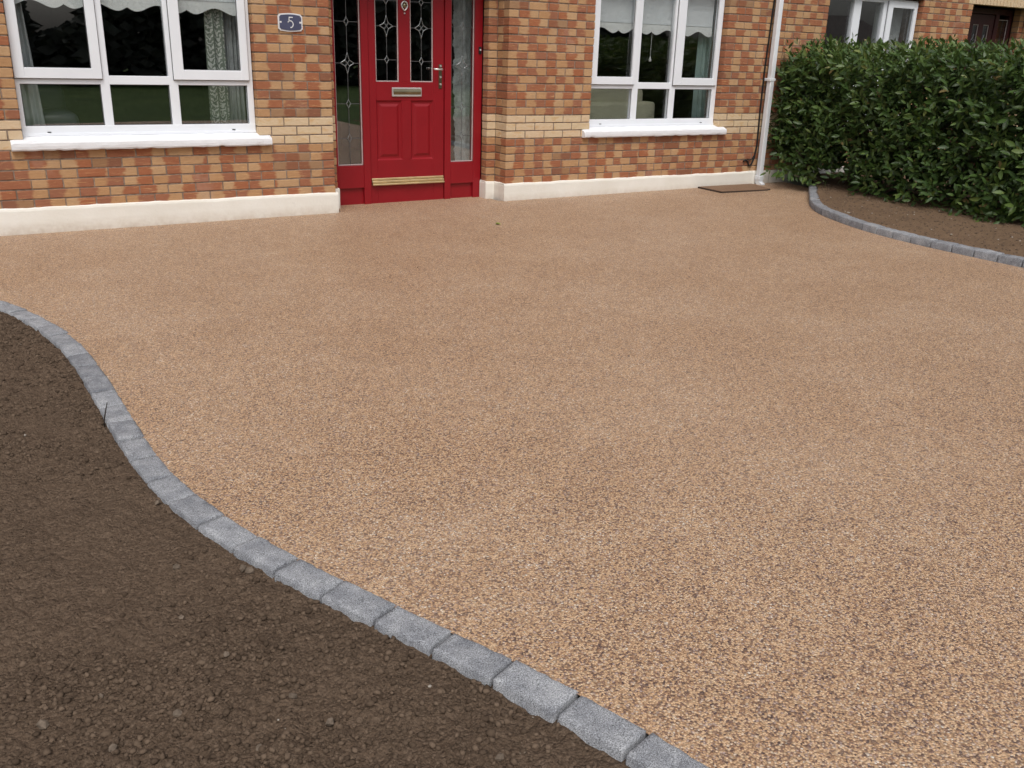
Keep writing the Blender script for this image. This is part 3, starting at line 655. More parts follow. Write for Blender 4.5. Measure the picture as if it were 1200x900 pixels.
door = leaf.build('front_door', 'red_paint', house); door['label'] = 'red panelled front door with two leaded glass lights'
for a, b in ((0.566, 0.829), (0.926, 1.162)):
    V = []; F = []
    za, zb = 0.413, 0.966; steps = [(0.0, 0.004), (0.012, 0.016), (0.030, 0.016), (0.052, 0.006), (0.056, 0.005)]
    for ins, dep in steps:
        for x, z in ((a+ins, za+ins), (b-ins, za+ins), (b-ins, zb-ins), (a+ins, zb-ins)): V.append((x, y0+dep, z))
    for s in range(len(steps)-1):
        for i in range(4): F.append((s*4+i, s*4+(i+1) % 4, s*4+4+(i+1) % 4, s*4+4+i))
    F.append(tuple(range(len(V)-4, len(V)))); mesh_obj('door_panel', V, F, 'red_paint', door)
def bead(parent, a, b, z0, z1, y):
    m = MB(); t = 0.011
    m.box(a, a+t, y-0.004, y+0.006, z0, z1, .002); m.box(b-t, b, y-0.004, y+0.006, z0, z1, .002); m.box(a+t, b-t, y-0.0035, y+0.006, z0, z0+t, .002); m.box(a+t, b-t, y-0.0035, y+0.006, z1-t, z1, .002)
    m.build('glazing_bead', 'bead', parent)
def star(parent, cx, cz, rx, rz, y, big):
    n = 10; c = []
    q = []
    for s in range(4):
        a = [(0, rz), (rx, 0), (0, -rz), (-rx, 0)][s]; b = [(0, rz), (rx, 0), (0, -rz), (-rx, 0)][(s+1) % 4]
        for i in range(n):
            t = i/n; k = 0.42 if big else 0.12
            x = a[0]*(1-t)+b[0]*t; z = a[1]*(1-t)+b[1]*t; f = 1-k*4*t*(1-t)*0.9; q.append((x*f, z*f))
    th = 0.15 if big else 0.24
    m = MB(); N = len(q); out = [(cx+x, cz+z) for x, z in q]; inn = [(cx+x*(1-th), cz+z*(1-th)) for x, z in q]
    V = [(x, y, z) for x, z in out]+[(x, y-0.005, z) for x, z in inn]+[(x, y, z) for x, z in [(cx+x*(1-th*1.6), cz+z*(1-th*1.6)) for x, z in q]]
    F = [(i, i+N, (i+1) % N+N, (i+1) % N) for i in range(N)]+[(i+N, i+2*N, (i+1) % N+2*N, (i+1) % N+N) for i in range(N)]
    m.add(V, F); m.build('bevel', 'bevel_glass', parent, True)
    if big:
        d = MB(); e = 0.46
        d.bar((cx-rx*e*.55, cz-rz*e*.5), (cx+rx*e*.55, cz+rz*e*.5), 0.006, y-0.004, y+0.001); d.bar((cx-rx*e*.55, cz+rz*e*.5), (cx+rx*e*.55, cz-rz*e*.5), 0.006, y-0.0045, y+0.0005); d.build('came', 'bevel_glass', parent)
def leaded(parent, a, b, z0, z1, y, rows, glassmat='obscure_glass'):
    MB().box(a-0.004, b+0.004, y, y+0.016, z0-0.004, z1+0.004).build('pane', glassmat, parent); bead(parent, a, b, z0, z1, y-0.002)
    cx = (a+b)/2; yy = y-0.004; prev = z0; segs = []
    for z, kind in rows:
        rx, rz = {'s': (0.026, 0.050), 'b': (0.076, 0.104), 'l': (0.026, 0.044)}[kind]
        for q in ((a, cx-rx*0.9), (cx+rx*0.9, b)): MB().bar((q[0], z), (q[1], z), 0.0052, yy, y-0.0005).build('came', 'lead', parent)
        star(parent, cx, z, rx, rz, y-0.002, kind == 'b'); segs.append((z-rz*0.9, z+rz*0.9))
    pz = z0
    for s, e in sorted(segs)+[(z1, z1)]:
        if s > pz: MB().bar((cx, pz), (cx, s), 0.0046, yy, y-0.0005).build('came', 'lead', parent)
        pz = e
gy = 0.362
leaded(door, 0.566, 0.802, 1.135, 1.985, gy, [(1.333, 'l'), (1.629, 'b'), (1.85, 'l')], 'glass'); leaded(door, 0.921, 1.162, 1.135, 1.985, gy, [(1.325, 'l'), (1.622, 'b'), (1.85, 'l')], 'glass')
rows = [(0.624, 's'), (0.937, 's'), (1.295, 'b'), (1.653, 's'), (1.95, 's')]
leaded(door_frame, 0.160, 0.417, 0.372, 2.06, 0.356, rows, 'glass'); leaded(door_frame, 1.350, 1.608, 0.372, 2.06, 0.356, [(0.626, 's'), (0.905, 's'), (1.294, 'b'), (1.649, 's'), (1.95, 's')], 'glass')
# letter plate
lp = MB(); lp.box(0.722, 1.033, 0.332, 0.347, 1.003, 1.086, 0.004); lpo = lp.build('letter_plate', 'chrome', door)
f2 = MB(); n = 8
V = []; F = []
for i in range(n+1):
    t = math.pi*i/n; V += [(0.736, 0.331-0.012*math.sin(t), 1.022+0.05*i/n), (1.019, 0.331-0.012*math.sin(t), 1.022+0.05*i/n)]
for i in range(n): F.append((2*i, 2*i+1, 2*i+3, 2*i+2))
F += [tuple(range(0, 2*n+2, 2))[::-1], tuple(range(1, 2*n+3, 2)), (0, 2*n, 2*n+1, 1)]
mesh_obj('letter_flap', V, F, 'flap_metal', door)
# weather bar of three brass ribs
for i, (za, zb, d) in enumerate(((0.222, 0.243, 0.014), (0.196, 0.219, 0.026), (0.176, 0.193, 0.040))):
    MB().box(0.497, 1.272, 0.346-d, 0.347, za, zb, 0.005).build('weather_bar', 'brass', door)
# lever handle
hp = MB(); hp.box(1.219, 1.253, 0.339, 0.347, 1.078, 1.302, 0.003); hpo = hp.build('handle_plate', 'flap_metal', door)
hb = MB(); hb.tube([(1.235, 0.345, 1.256), (1.235, 0.300, 1.256), (1.226, 0.290, 1.256), (1.19, 0.288, 1.257), (1.145, 0.291, 1.259)], [0.010, 0.010, 0.010, 0.009, 0.008], 10); hb.build('handle', 'chrome', door, True)
for zz in (1.185, 1.118, 1.287): MB().tube([(1.236, 0.341, zz), (1.236, 0.330, zz)], [0.011, 0.009], 10).build('handle_boss', 'chrome', door)
# knocker: shield ring with boss
def ring_poly(pts, wd):
    c = np.mean(pts, 0); return [tuple(c+(np.array(p)-c)*(1-wd)) for p in pts]
sh = []
for i in range(24):
    t = 2*math.pi*i/24; x = math.sin(t)*0.036; z = math.cos(t)*0.042
    if z < 0: x *= (1-(-z/0.042)**1.6*0.55); z *= 1.15
    sh.append((0.861+x, 1.812+z))
sh = sh[::-1]; inn = ring_poly(sh, 0.26); N = len(sh); V = [(x, 0.345, z) for x, z in sh]+[(x, 0.330, z) for x, z in sh]+[(x, 0.327, z) for x, z in inn]+[(x, 0.345, z) for x, z in inn]
F = []
for j in range(3): F += [(j*N+i, j*N+(i+1) % N, (j+1)*N+(i+1) % N, (j+1)*N+i) for i in range(N)]
kn = mesh_obj('knocker', V, F, 'chrome', door, True)
MB().tube([(0.861, 0.346, 1.815), (0.861, 0.332, 1.815), (0.861, 0.322, 1.813)], [0.024, 0.021, 0.010], 14).build('knocker_boss', 'flap_metal', door, True)
MB().tube([(0.861, 0.346, 1.746), (0.861, 0.330, 1.746)], [0.009, 0.006], 10).build('knocker_stud', 'chrome', door); MB().tube([(0.861, 0.346, 1.868), (0.861, 0.330, 1.868)], [0.011, 0.008], 10).build('knocker_stud', 'chrome', door)
# bell push
MB().box(1.648, 1.680, 0.318, 0.331, 1.405, 1.475, 0.004).build('bell_push', 'black_plastic', door_frame); MB().tube([(1.664, 0.319, 1.445), (1.664, 0.312, 1.445)], [0.009, 0.007], 12).build('bell_button', 'plate_white', door_frame)

# ------------------------------------------------------------------ house number sign
PX0, PX1, PZ0, PZ1 = -0.452, -0.242, 1.551, 1.681
def plate_outline(x0, x1, z0, z1, bow, nc):
    p = []; n = 10
    for i in range(n+1): t = i/n; p.append((x0+nc+(x1-x0-2*nc)*t, z0-bow*math.sin(math.pi*t)))
    p += [(x1-nc*0.6, z0+nc*0.6), (x1, z0+nc)]
    p += [(x1, z1-nc), (x1-nc*0.6, z1-nc*0.6)]
    for i in range(n+1): t = i/n; p.append((x1-nc-(x1-x0-2*nc)*t, z1+bow*math.sin(math.pi*t)))
    p += [(x0+nc*0.6, z1-nc*0.6), (x0, z1-nc), (x0, z0+nc), (x0+nc*0.6, z0+nc*0.6)]
    return p
sign = empty('house_number_sign', (-0.347, 0, 1.55), 'blue house number sign with white border reading 5 on the brickwork', 'sign')
MB().poly(plate_outline(PX0, PX1, PZ0, PZ1, 0.008, 0.014), -0.010, 0.004).build('border', 'plate_white', sign)
MB().poly(plate_outline(PX0+0.011, PX1-0.011, PZ0+0.010, PZ1-0.010, 0.008, 0.012), -0.014, -0.009).build('face', 'plate_blue', sign)
for s, xx in ((1, PX0), (-1, PX1)):
    MB().box(min(xx+s*0.012, xx+s*0.028), max(xx+s*0.012, xx+s*0.028), -0.0155, -0.013, 1.610, 1.624).build('border_notch', 'plate_white', sign)
dg = MB(); cx, cz = -0.346, 1.615
dg.bar((cx-0.013, cz+0.041), (cx+0.020, cz+0.041), 0.008, -0.0165, -0.0135); dg.bar((cx-0.011, cz+0.045), (cx-0.014, cz+0.006), 0.006, -0.0168, -0.0135)
pv = None
for i in range(13):
    t = math.radians(150-i*20.5); q = (cx-0.003+0.024*math.cos(t), cz-0.013+0.027*math.sin(t))
    if pv: dg.bar(pv, (q[0]+1e-4, q[1]), 0.0075, -0.0166-0.0001*i, -0.0135)
    pv = q
dg.build('digit', 'plate_white', sign)

# ------------------------------------------------------------------ downpipe and cable
dp = MB(); dp.box(5.240, 5.302, -0.095, -0.033, 0.115, 5.1, 0.006); pipe = dp.build('downpipe', 'pipe_white', house)
MB().box(5.234, 5.308, -0.101, -0.027, 0.085, 0.135, 0.005).build('pipe_socket', 'pipe_white', pipe)
sp = MB(); prof = [(-0.033, 0.09), (-0.033, 0.055), (-0.085, 0.012), (-0.140, 0.010), (-0.140, 0.045), (-0.097, 0.062), (-0.095, 0.09)]
V = [(5.241, y, z) for y, z in prof]+[(5.301, y, z) for y, z in prof]; N = len(prof); sp.add(V, [tuple(range(N)), tuple(range(2*N-1, N-1, -1))]+[(i, i+N, (i+1) % N+N, (i+1) % N) for i in range(N)]); sp.build('pipe_shoe', 'pipe_white', pipe)
MB().box(5.225, 5.317, -0.099, 0.0, 1.205, 1.235, 0.003).build('pipe_bracket', 'pipe_white', pipe)
cb = MB(); cb.tube([(5.238, -0.010, 2.8), (5.238, -0.010, 2.07), (5.212, -0.010, 1.34), (5.214, -0.010, 0.9), (5.226, -0.010, 0.48), (5.205, -0.012, 0.34), (5.165, -0.014, 0.262), (5.125, -0.014, 0.252), (5.105, -0.014, 0.30), (5.07, -0.014, 0.315), (5.035, -0.014, 0.305)], 0.010, 8); cb.tube([(5.192, -0.014, 0.36), (5.165, -0.016, 0.325), (5.12, -0.016, 0.315), (5.09, -0.016, 0.325)], 0.006, 8)  # cable drawn wider to take in the dark shadow strip beside the pipe
cb.build('cable', 'black_plastic', house)

# ------------------------------------------------------------------ things behind the glass
def scallop(x, c0, P):
    t = abs(((x-c0)/P+0.5) % 1.0-0.5)*2
    return 1.652+0.030*max(0, 1-t/0.30)**1.7+(0.050*(0.5-0.5*math.cos(math.pi*min(1, max(0, (t-0.30)/0.70)))))
def blind(x0, x1, c0, P, label):
    o = empty('roller_blind', ((x0+x1)/2, 0.165, 1.65), label, 'blind')
    y = 0.17; zt = ZHEAD-0.02
    MB().box(x0, x1, y, y+0.002, 1.766, zt).build('fabric', 'blind_fabric', o)
    n = int((x1-x0)/0.01); V = []; F = []
    for i in range(n+1):
        x = x0+(x1-x0)*i/n; z = scallop(x, c0, P); V += [(x, y-0.002, 1.752), (x, y-0.002, z), (x, y+0.001, 1.752), (x, y+0.001, z)]
    for i in range(n):
        a = i*4; b = a+4; F += [(a, a+1, b+1, b), (a+2, b+2, b+3, a+3), (a+1, a+3, b+3, b+1), (a, b, b+2, a+2)]
    mesh_obj('scalloped_hem', V, F, 'blind_hem', o); MB().box(x0, x1, y-0.006, y+0.006, 1.754, 1.765, 0.002).build('hem_bar', 'blind_fabric', o)
    return o
blind(-2.44, -0.73, -2.06, 0.455, 'pale green scalloped roller blind in the window by the number sign')
bR = blind(2.86, 4.515, 3.225, 0.438, 'pale green scalloped roller blind in the window near the downpipe')
pc = empty('blind_pull', (3.69, 0.2, 1.38), 'white cord and knob hanging below the blind in the middle pane', 'pull cord')
MB().tube([(3.693, 0.195, 1.70), (3.692, 0.195, 1.43)], 0.0025, 6).build('cord', 'plate_white', pc); MB().tube([(3.692, 0.195, 1.432), (3.692, 0.195, 1.415), (3.692, 0.195, 1.395), (3.692, 0.195, 1.378)], [0.004, 0.008, 0.016, 0.012], 10).build('knob', 'plate_white', pc, True)
def curtain(name, label, x0, x1, z0, z1, y, mat, folds, amp, shift=(0, 0), refract_wave=0.0):
    n = max(24, folds*10); V = []; F = []; rows = 220 if refract_wave else 8
    for j in range(rows+1):
        t = j/rows; z = z0+(z1-z0)*t
        for i in range(n+1):
            u = i/n; x = x0+(x1-x0)*u+(shift[0]*(1-t) if u < 0.02 else shift[0]*(1-t)*(1-u))+shift[1]*(1-t)*u+refract_wave*(1-u)*(float(vnoise(z*14, 0.0, 81))*2+float(vnoise(z*70, 0.0, 82))*1.6)
            V.append((x, y+amp*math.sin(u*folds*2*math.pi+0.4*math.sin(5*t))+0.01*math.sin(9*u+2*t), z))
    for j in range(rows):
        for i in range(n): F.append((j*(n+1)+i, j*(n+1)+i+1, (j+1)*(n+1)+i+1, (j+1)*(n+1)+i))
    o = mesh_obj(name, V, F, mat, None, True)
    md = o.modifiers.new('thickness', 'SOLIDIFY'); md.thickness = 0.003
    return tag(o, label, 'curtain')
curtain('curtain', 'plain pale curtain at the edge of the window farthest from the door', -2.47, -2.375, 0.72, 2.15, 0.24, 'plain_curtain', 3, 0.012, (0, 0.085))
curtain('curtain', 'leaf patterned curtain in the window beside the number sign', -0.99, -0.845, 0.72, 2.15, 0.235, 'leaf_curtain', 2, 0.010, (-0.02, 0.0))
curtain('net_curtain', 'grey net curtain beside the leaf patterned curtain', -0.84, -0.69, 0.72, 2.15, 0.29, 'net', 4, 0.012)
curtain('curtain', 'pale green curtain at the downpipe end of its window', 4.41, 4.60, 0.72, 2.15, 0.25, 'pale_curtain', 3, 0.012)
hc = curtain('hall_stand_in', 'pale blue green stand-in sheet added behind the glass beside the door bell', 1.43, 1.72, 0.10, 2.10, 0.47, 'hall_pale', 4, 0.004, (0.05, 0), refract_wave=0.012)  # added stand-in for the pale hall, its wavy edge imitating refraction in the glass
# sofa with its back to the window
def soft_box(x0, x1, y0, y1, z0, z1, r):
    bm = bmesh.new(); bmesh.ops.create_cube(bm, size=1.0)
    for v in bm.verts: v.co = Vector(((x0+x1)/2+v.co.x*(x1-x0), (y0+y1)/2+v.co.y*(y1-y0), (z0+z1)/2+v.co.z*(z1-z0)))
    bmesh.ops.bevel(bm, geom=bm.edges[:], offset=r, segments=4, affect='EDGES', profile=0.5); return bm
def bm_obj(name, bm, mat, parent):
    me = bpy.data.meshes.new(name); bm.to_mesh(me); bm.free(); me.materials.append(MATS[mat]); me.polygons.foreach_set('use_smooth', [True]*len(me.polygons)); return link(bpy.data.objects.new(name, me), parent)
sf = empty('sofa', (3.3, 0.7, 0.12), 'cream sofa seen from behind through the window near the downpipe', 'sofa')
bm_obj('backrest', soft_box(2.25, 4.085, 0.50, 0.72, 0.20, 0.945, 0.05), 'cream_cloth', sf); bm_obj('cushion', soft_box(2.45, 3.955, 0.56, 0.80, 0.60, 1.10, 0.07), 'cream_cloth', sf)
bm_obj('seat', soft_box(2.27, 4.07, 0.73, 1.45, 0.22, 0.58, 0.06), 'cream_cloth', sf)
for a in (2.20, 3.90): bm_obj('armrest', soft_box(a, a+0.17, 0.74, 1.45, 0.18, 0.78, 0.05), 'cream_cloth', sf)
ch = empty('armchair', (-2.2, 0.8, 0.12), 'grey leather armchair half seen in the lower pane beside the plain curtain', 'armchair')
bm_obj('armrest', soft_box(-2.34, -2.02, 0.42, 0.95, 0.30, 0.87, 0.07), 'grey_leather', ch); bm_obj('backrest', soft_box(-2.98, -2.05, 0.96, 1.18, 0.20, 1.08, 0.09), 'grey_leather', ch); bm_obj('seat', soft_box(-2.90, -2.10, 0.45, 0.98, 0.15, 0.55, 0.07), 'grey_leather', ch)

# ------------------------------------------------------------------ neighbour's house
nb = empty('house', (8.5, 0.4, 0), 'neighbouring brick house with a dark door behind the laurel hedge', 'house')
XA, XC = XB+0.004, 13.0; NW = (6.145, 7.845); ND = (8.85, 10.375)
mort = MB()
blk(XA, NW[0]-0.006, ZB, ZT); blk(NW[0]-0.006, NW[1]+0.006, ZB, 0.63); blk(NW[0]-0.006, NW[1]+0.006, ZHEAD+0.22, ZT); blk(NW[1]+0.006, ND[0]-0.006, ZB, ZT)
blk(ND[0]-0.006, ND[0]+0.0975, ZB, ZT, 0.221, 0.32); blk(ND[0]-0.006, ND[1]+0.006, ZHEAD+0.22, ZT, 0.006, 0.21); blk(ND[1]+0.006, XC, ZB, ZT); blk(ND[1]-0.0975, ND[1]+0.006, ZB, ZT, 0.221, 0.32)
nwall = mort.build('wall', 'mortar', nb)
W = Wall()
for k in range(-6, KTOP):
    z = C0+k*CH; inwin = C0 <= z < ZHEAD-0.01; head = ZHEAD-0.01 < z < ZHEAD+0.2; hdr = ((k+6) % 2 == 1)
    jr = DX[1]+(0.1075 if hdr else 0.22); je = ND[0]-(0.1075 if hdr else 0.22)
    if inwin: lay(W, XA, NW[0], k, jr, 0, 0); lay(W, NW[1], ND[0], k, je, 0, 0)
    elif head: lay(W, XA, NW[0]-0.1, k, jr, 0, 0); lay(W, NW[1]+0.1, ND[0]-0.1, k, je, 0, 0)
    else: lay(W, XA, ND[0], k, jr, 0, 0)
    lay(W, ND[1]+(0.1 if head else 0.0), XC, k, ND[1]+(0.1075 if hdr else 0.22), 0, 0)
    if not head:
        W.brick(ND[1], ND[1]+0.1025, 0.1125, 0.215, k, 0, 1, 1, clip=0.17); W.brick(ND[1]-0.1025, ND[1]-0.003, 0.215, 0.3175, k, 0, .48, clip=0.17)
        W.brick(ND[0]-0.1025, ND[0], 0.1125, 0.215, k, 0, 1, 1, clip=0.17); W.brick(ND[0]+0.003, ND[0]+0.1025, 0.215, 0.3175, k, 0, .48, clip=0.17)
W.soldier(NW[0]-0.1, NW[1]+0.1, ZHEAD); W.soldier(ND[0]-0.1, ND[1]+0.1, ZHEAD)
for k in range(24, KTOP): lay(W, ND[0]+0.01, ND[1]-0.01, k, 0.1, 0, 0)
W.finish(nwall, 220, lambda V, c: c[1] > 55 or c[0] < 880)
up = MB(); up.box(XA, XC, 0.03, 5.2, ZT, 5.2); up.build('upper_wall', 'upper_brick', nb)
rf = MB(); rf.add([(XA, -0.35, 5.2), (XC, -0.35, 5.2), (XC, 5.6, 5.2), (XA, 5.6, 5.2), (XA, 2.6, 7.4), (XC, 2.6, 7.4)], [(0, 1, 5, 4), (2, 3, 4, 5), (0, 4, 3), (1, 2, 5), (0, 3, 2, 1)]); rf.build('roof', 'roof_tile', nb)
plinth('plinth', [(XA, -0.02), (ND[0]+0.02, -0.02)], ZP, nb, lambda Q: np.tile([0.0, 1.0], (len(Q), 1)))
nwin = window(nb, *NW, [(6.195, 6.672), (6.802, 7.205), (7.292, 7.795)], [(7.272, 7.822, 7.358, 7.762)], [(6.195, 6.672), (6.802, 7.205)]); sill(nwin, NW[0]-0.09, NW[1]+0.09, 3.0)
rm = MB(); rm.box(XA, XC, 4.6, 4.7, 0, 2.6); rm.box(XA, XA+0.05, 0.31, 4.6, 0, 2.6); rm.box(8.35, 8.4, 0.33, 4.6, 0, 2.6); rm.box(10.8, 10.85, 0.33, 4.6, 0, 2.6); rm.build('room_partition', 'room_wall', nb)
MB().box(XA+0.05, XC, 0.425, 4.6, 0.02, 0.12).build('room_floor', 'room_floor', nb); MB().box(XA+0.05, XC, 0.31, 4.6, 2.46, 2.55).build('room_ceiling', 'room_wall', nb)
curtain('curtain', "cream curtain in the neighbour's window above the hedge", 7.30, 7.80, 0.75, 2.12, 0.27, 'plain_curtain', 4, 0.012)
fr = MB(); a, b = ND[0]+0.1035, ND[1]-0.1035
for p, q in ((a, a+0.06), (a+0.30, a+0.38), (b-0.38, b-0.30), (b-0.06, b)): fr.box(p, q, 0.33, 0.41, -0.02, 2.12, 0.003)
fr.box(a, b, 0.332, 0.41, 2.118, ZHEAD-0.004, 0.003); fr.box(a+0.05, a+0.31, 0.334, 0.41, -0.02, 0.37); fr.box(b-0.31, b-0.05, 0.334, 0.41, -0.02, 0.37)
nfr = fr.build('door_frame', 'maroon_paint', nb)
lf = MB(); x0, x1 = a+0.384, b-0.384
lf.box(x0, x0+0.09, 0.346, 0.395, 0.03, 2.11); lf.box(x1-0.09, x1, 0.346, 0.395, 0.03, 2.11); lf.box(x0+0.09, x1-0.09, 0.347, 0.395, 0.03, 1.13); lf.box(x0+0.09, x1-0.09, 0.347, 0.395, 1.98, 2.109); xm = (x0+x1)/2; lf.box(xm-0.05, xm+0.05, 0.3475, 0.395, 1.13, 1.98)
ndoor = lf.build('front_door', 'maroon_paint', nb); ndoor['label'] = 'dark maroon front door with leaded glass'
leaded(ndoor, x0+0.09, xm-0.05, 1.13, 1.98, gy, [(1.33, 'l'), (1.76, 'b')], 'glass'); leaded(ndoor, xm+0.05, x1-0.09, 1.13, 1.98, gy, [(1.33, 'l'), (1.76, 'b')], 'glass')
leaded(nfr, a+0.06, a+0.30, 0.372, 2.06, 0.356, [(1.295, 'b'), (1.75, 's')], 'glass'); leaded(nfr, b-0.30, b-0.06, 0.372, 2.06, 0.356, [(1.295, 'b'), (1.75, 's')], 'glass')

# ------------------------------------------------------------------ laurel hedge
HX0, HX1, HY0, HY1, HZ = 5.38, 6.35, -5.6, -0.10, 1.455
hedge = empty('hedge', (5.85, -2.8, 0.08), 'clipped dark green laurel hedge between the two houses', 'hedge')
hr_ = np.random.default_rng(5)
leaves = []   # (base, dir, normal, length, width, tint, outer)
def face_off(y, z): return 0.11*float(vnoise(y*1.3, z*1.5, 51))+0.10*float(vnoise(y*3.1, z*3.3, 52))
def shoot(p, d, depth, n, sz):
    d = np.array(d, float); d /= np.linalg.norm(d)
    a = np.cross(d, [0.31, 0.2, 0.93]); a /= np.linalg.norm(a); b = np.cross(d, a)
    tint0 = hr_.random()
    for i in range(n):
        ang = i*2.4+hr_.random()*0.9; rad = math.cos(ang)*a+math.sin(ang)*b
        t = i/max(1, n-1)
        ld = d*(0.35+0.75*t)+rad*(1.05-0.55*t)+np.array([0, 0, -0.10+0.15*hr_.random()]); ld /= np.linalg.norm(ld)
        base = np.array(p)+d*(0.035*i*sz)+rad*0.006
        up = d-ld*(d@ld)+0.25*hr_.standard_normal(3)+np.array([0, 0, 0.25]); up -= ld*(up@ld); up /= np.linalg.norm(up)
        L = (0.062+0.05*hr_.random())*sz*(1.0-0.35*(t > 0.85))
        tint = np.clip(0.52*hr_.random()+0.30*tint0+0.10*(t > 0.8)+(0.5 if hr_.random() < 0.018 else 0), 0, 1)
        if depth > 0.16: tint *= 0.75  # inner leaves darkened by depth, the hedge's inner shade put into their tint
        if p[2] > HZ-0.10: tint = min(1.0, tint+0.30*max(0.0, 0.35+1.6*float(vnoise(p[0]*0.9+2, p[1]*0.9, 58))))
        leaves.append((base, ld, up, L, L*(0.34+0.08*hr_.random()), tint, depth))
def lower(y):                                              # underside of the foliage along the hedge
    return 0.10+0.17*float(np.clip((y+1.25)/0.5, 0, 1))+0.05*float(vnoise(y*2.5, 0.0, 53))
# drive-side face
for lay_i, (dep, dens) in enumerate(((0.0, 95), (0.09, 95), (0.2, 70), (0.36, 45))):
    n = int((HY1-HY0)*HZ*dens)
    for _ in range(n):
        y = hr_.uniform(HY0, HY1); z = hr_.uniform(0.08, HZ+0.01)
        if z < lower(y)+0.02: continue
        gap = float(vnoise(y*2.6+5, z*2.6, 54))
        if dep < 0.05 and gap > 0.22: continue
        fo = face_off(y, z)+0.0; bul = 0.03*math.sin(math.pi*min(1, z/1.5))-0.10*max(0, 0.30-z)*0-0.06*(z > 1.45)
        lean = 0.16*np.clip((-y-1.0)/2.6, 0, 1)*np.clip(1-z/0.9, 0, 1)     # skirts out towards the bed further along
        x = HX0-bul*0.6-fo*0.5+dep-lean+hr_.normal()*0.02
        if y > -0.9: x += 0.05+0.07*(1-z/1.6)
        shoot((x, y, z), (-1.0+0.3*hr_.standard_normal(), 0.35*hr_.standard_normal()-0.15, 0.55+0.45*hr_.standard_normal()), dep, hr_.integers(5, 9), 1.0 if dep < 0.3 else 1.25)
# top
for dep, dens in ((0.0, 120), (0.10, 80), (0.25, 40)):
    for _ in range(int((HY1-HY0)*(HX1-HX0)*dens)):
        y = hr_.uniform(HY0, HY1); x = hr_.uniform(HX0, HX1)
        z = HZ-dep+0.05*float(vnoise(x*2.2, y*2.2, 55))+0.03*float(vnoise(x*6, y*6, 56))+0.02*hr_.standard_normal()-0.05*max(0, 1-(x-HX0)/0.12)+0.025*np.clip((-y-1.8)/1.5, 0, 1)
        shoot((x, y, z), (0.35*hr_.standard_normal()-0.2, 0.35*hr_.standard_normal(), 1.0), dep, hr_.integers(5, 8), 0.9)
# house end, far side, inside
for _ in range(420): shoot((hr_.uniform(HX0+0.07, HX1), HY1-hr_.random()*0.15, hr_.uniform(0.32, HZ)), (0.4*hr_.standard_normal(), 1, 0.3), 0.05, 6, 1.0)
for _ in range(1000): shoot((HX1-hr_.random()*0.15, hr_.uniform(HY0, HY1), hr_.uniform(0.2, HZ)), (1, 0.3*hr_.standard_normal(), 0.4), 0.2, 6, 1.1)
for _ in range(1300): shoot((hr_.uniform(HX0+0.25, HX1-0.2), hr_.uniform(HY0, HY1), hr_.uniform(0.25, HZ-0.15)), hr_.standard_normal(3)+np.array([-0.3, 0, 0.3]), 0.4, 6, 1.3)
# drooping sprigs near the house and over the bed
for (x, y, z) in ((5.33, -0.30, 0.30), (5.40, -0.42, 0.28), (5.46, -0.36, 0.27), (5.36, -0.55, 0.31), (5.50, -0.60, 0.26), (5.33, -2.6, 0.20), (5.22, -2.95, 0.20), (5.20, -3.15, 0.22), (5.25, -3.35, 0.18), (5.35, -1.9, 0.17), (5.38, -1.5, 0.2)):
    for _ in range(3): shoot((x+0.05*hr_.standard_normal(), y+0.06*hr_.standard_normal(), z), (-0.7, -0.5+0.4*hr_.standard_normal(), -0.45), 0.0, 7, 1.05)
LS = [(0.0, 0.0), (0.18, 0.62), (0.42, 1.0), (0.70, 0.84), (0.90, 0.36), (1.0, 0.0)]
def leaf_geo(l):
    b, d, u, L, Wd, tint, dep = l; s = np.cross(d, u); V = []; A = []; F = []
    curl = 0.10
    for i, (t, ww) in enumerate(LS):
        c = b+d*L*t-u*L*curl*t*t*1.2
        if ww == 0: V.append(c); A.append((0.5, tint, 0, 1))
        else:
            e = s*Wd/2*ww; f = u*Wd*0.16*ww
            V += [c-e+f, c, c+e+f]; A += [(0.0, tint, 0, 1), (0.5, tint, 0, 1), (1.0, tint, 0, 1)]
    F = [(0, 2, 1), (0, 3, 2)]
    for r in range(3):
        o = 1+r*3; F += [(o, o+1, o+4, o+3), (o+1, o+2, o+5, o+4)]
    F += [(10, 11, 13), (11, 12, 13)]
    return np.array(V), F, A
P = np.array([l[0]+l[1]*l[3]*0.5 for l in leaves]); N = np.array([l[2] for l in leaves]); pr = project(P); vd = P-CAM_C; vd /= np.linalg.norm(vd, axis=1)[:, None]
ar = np.abs((N*vd).sum(1))*np.array([l[3]*l[4] for l in leaves])/pr[:, 2]**2
ok = (pr[:, 0] > 0) & (pr[:, 0] < 1196) & (pr[:, 1] > 20) & (pr[:, 1] < 880) & (np.array([l[6] for l in leaves]) < 0.01) & (P[:, 0] < HX0+0.02)
ar[~ok] = 0; pick = set(np.argsort(-ar)[:300].tolist())
fol = MB()
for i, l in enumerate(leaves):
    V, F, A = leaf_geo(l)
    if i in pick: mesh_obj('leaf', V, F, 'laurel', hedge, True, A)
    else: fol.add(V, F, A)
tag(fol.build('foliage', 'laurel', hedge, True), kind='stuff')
print('leaves', len(leaves))
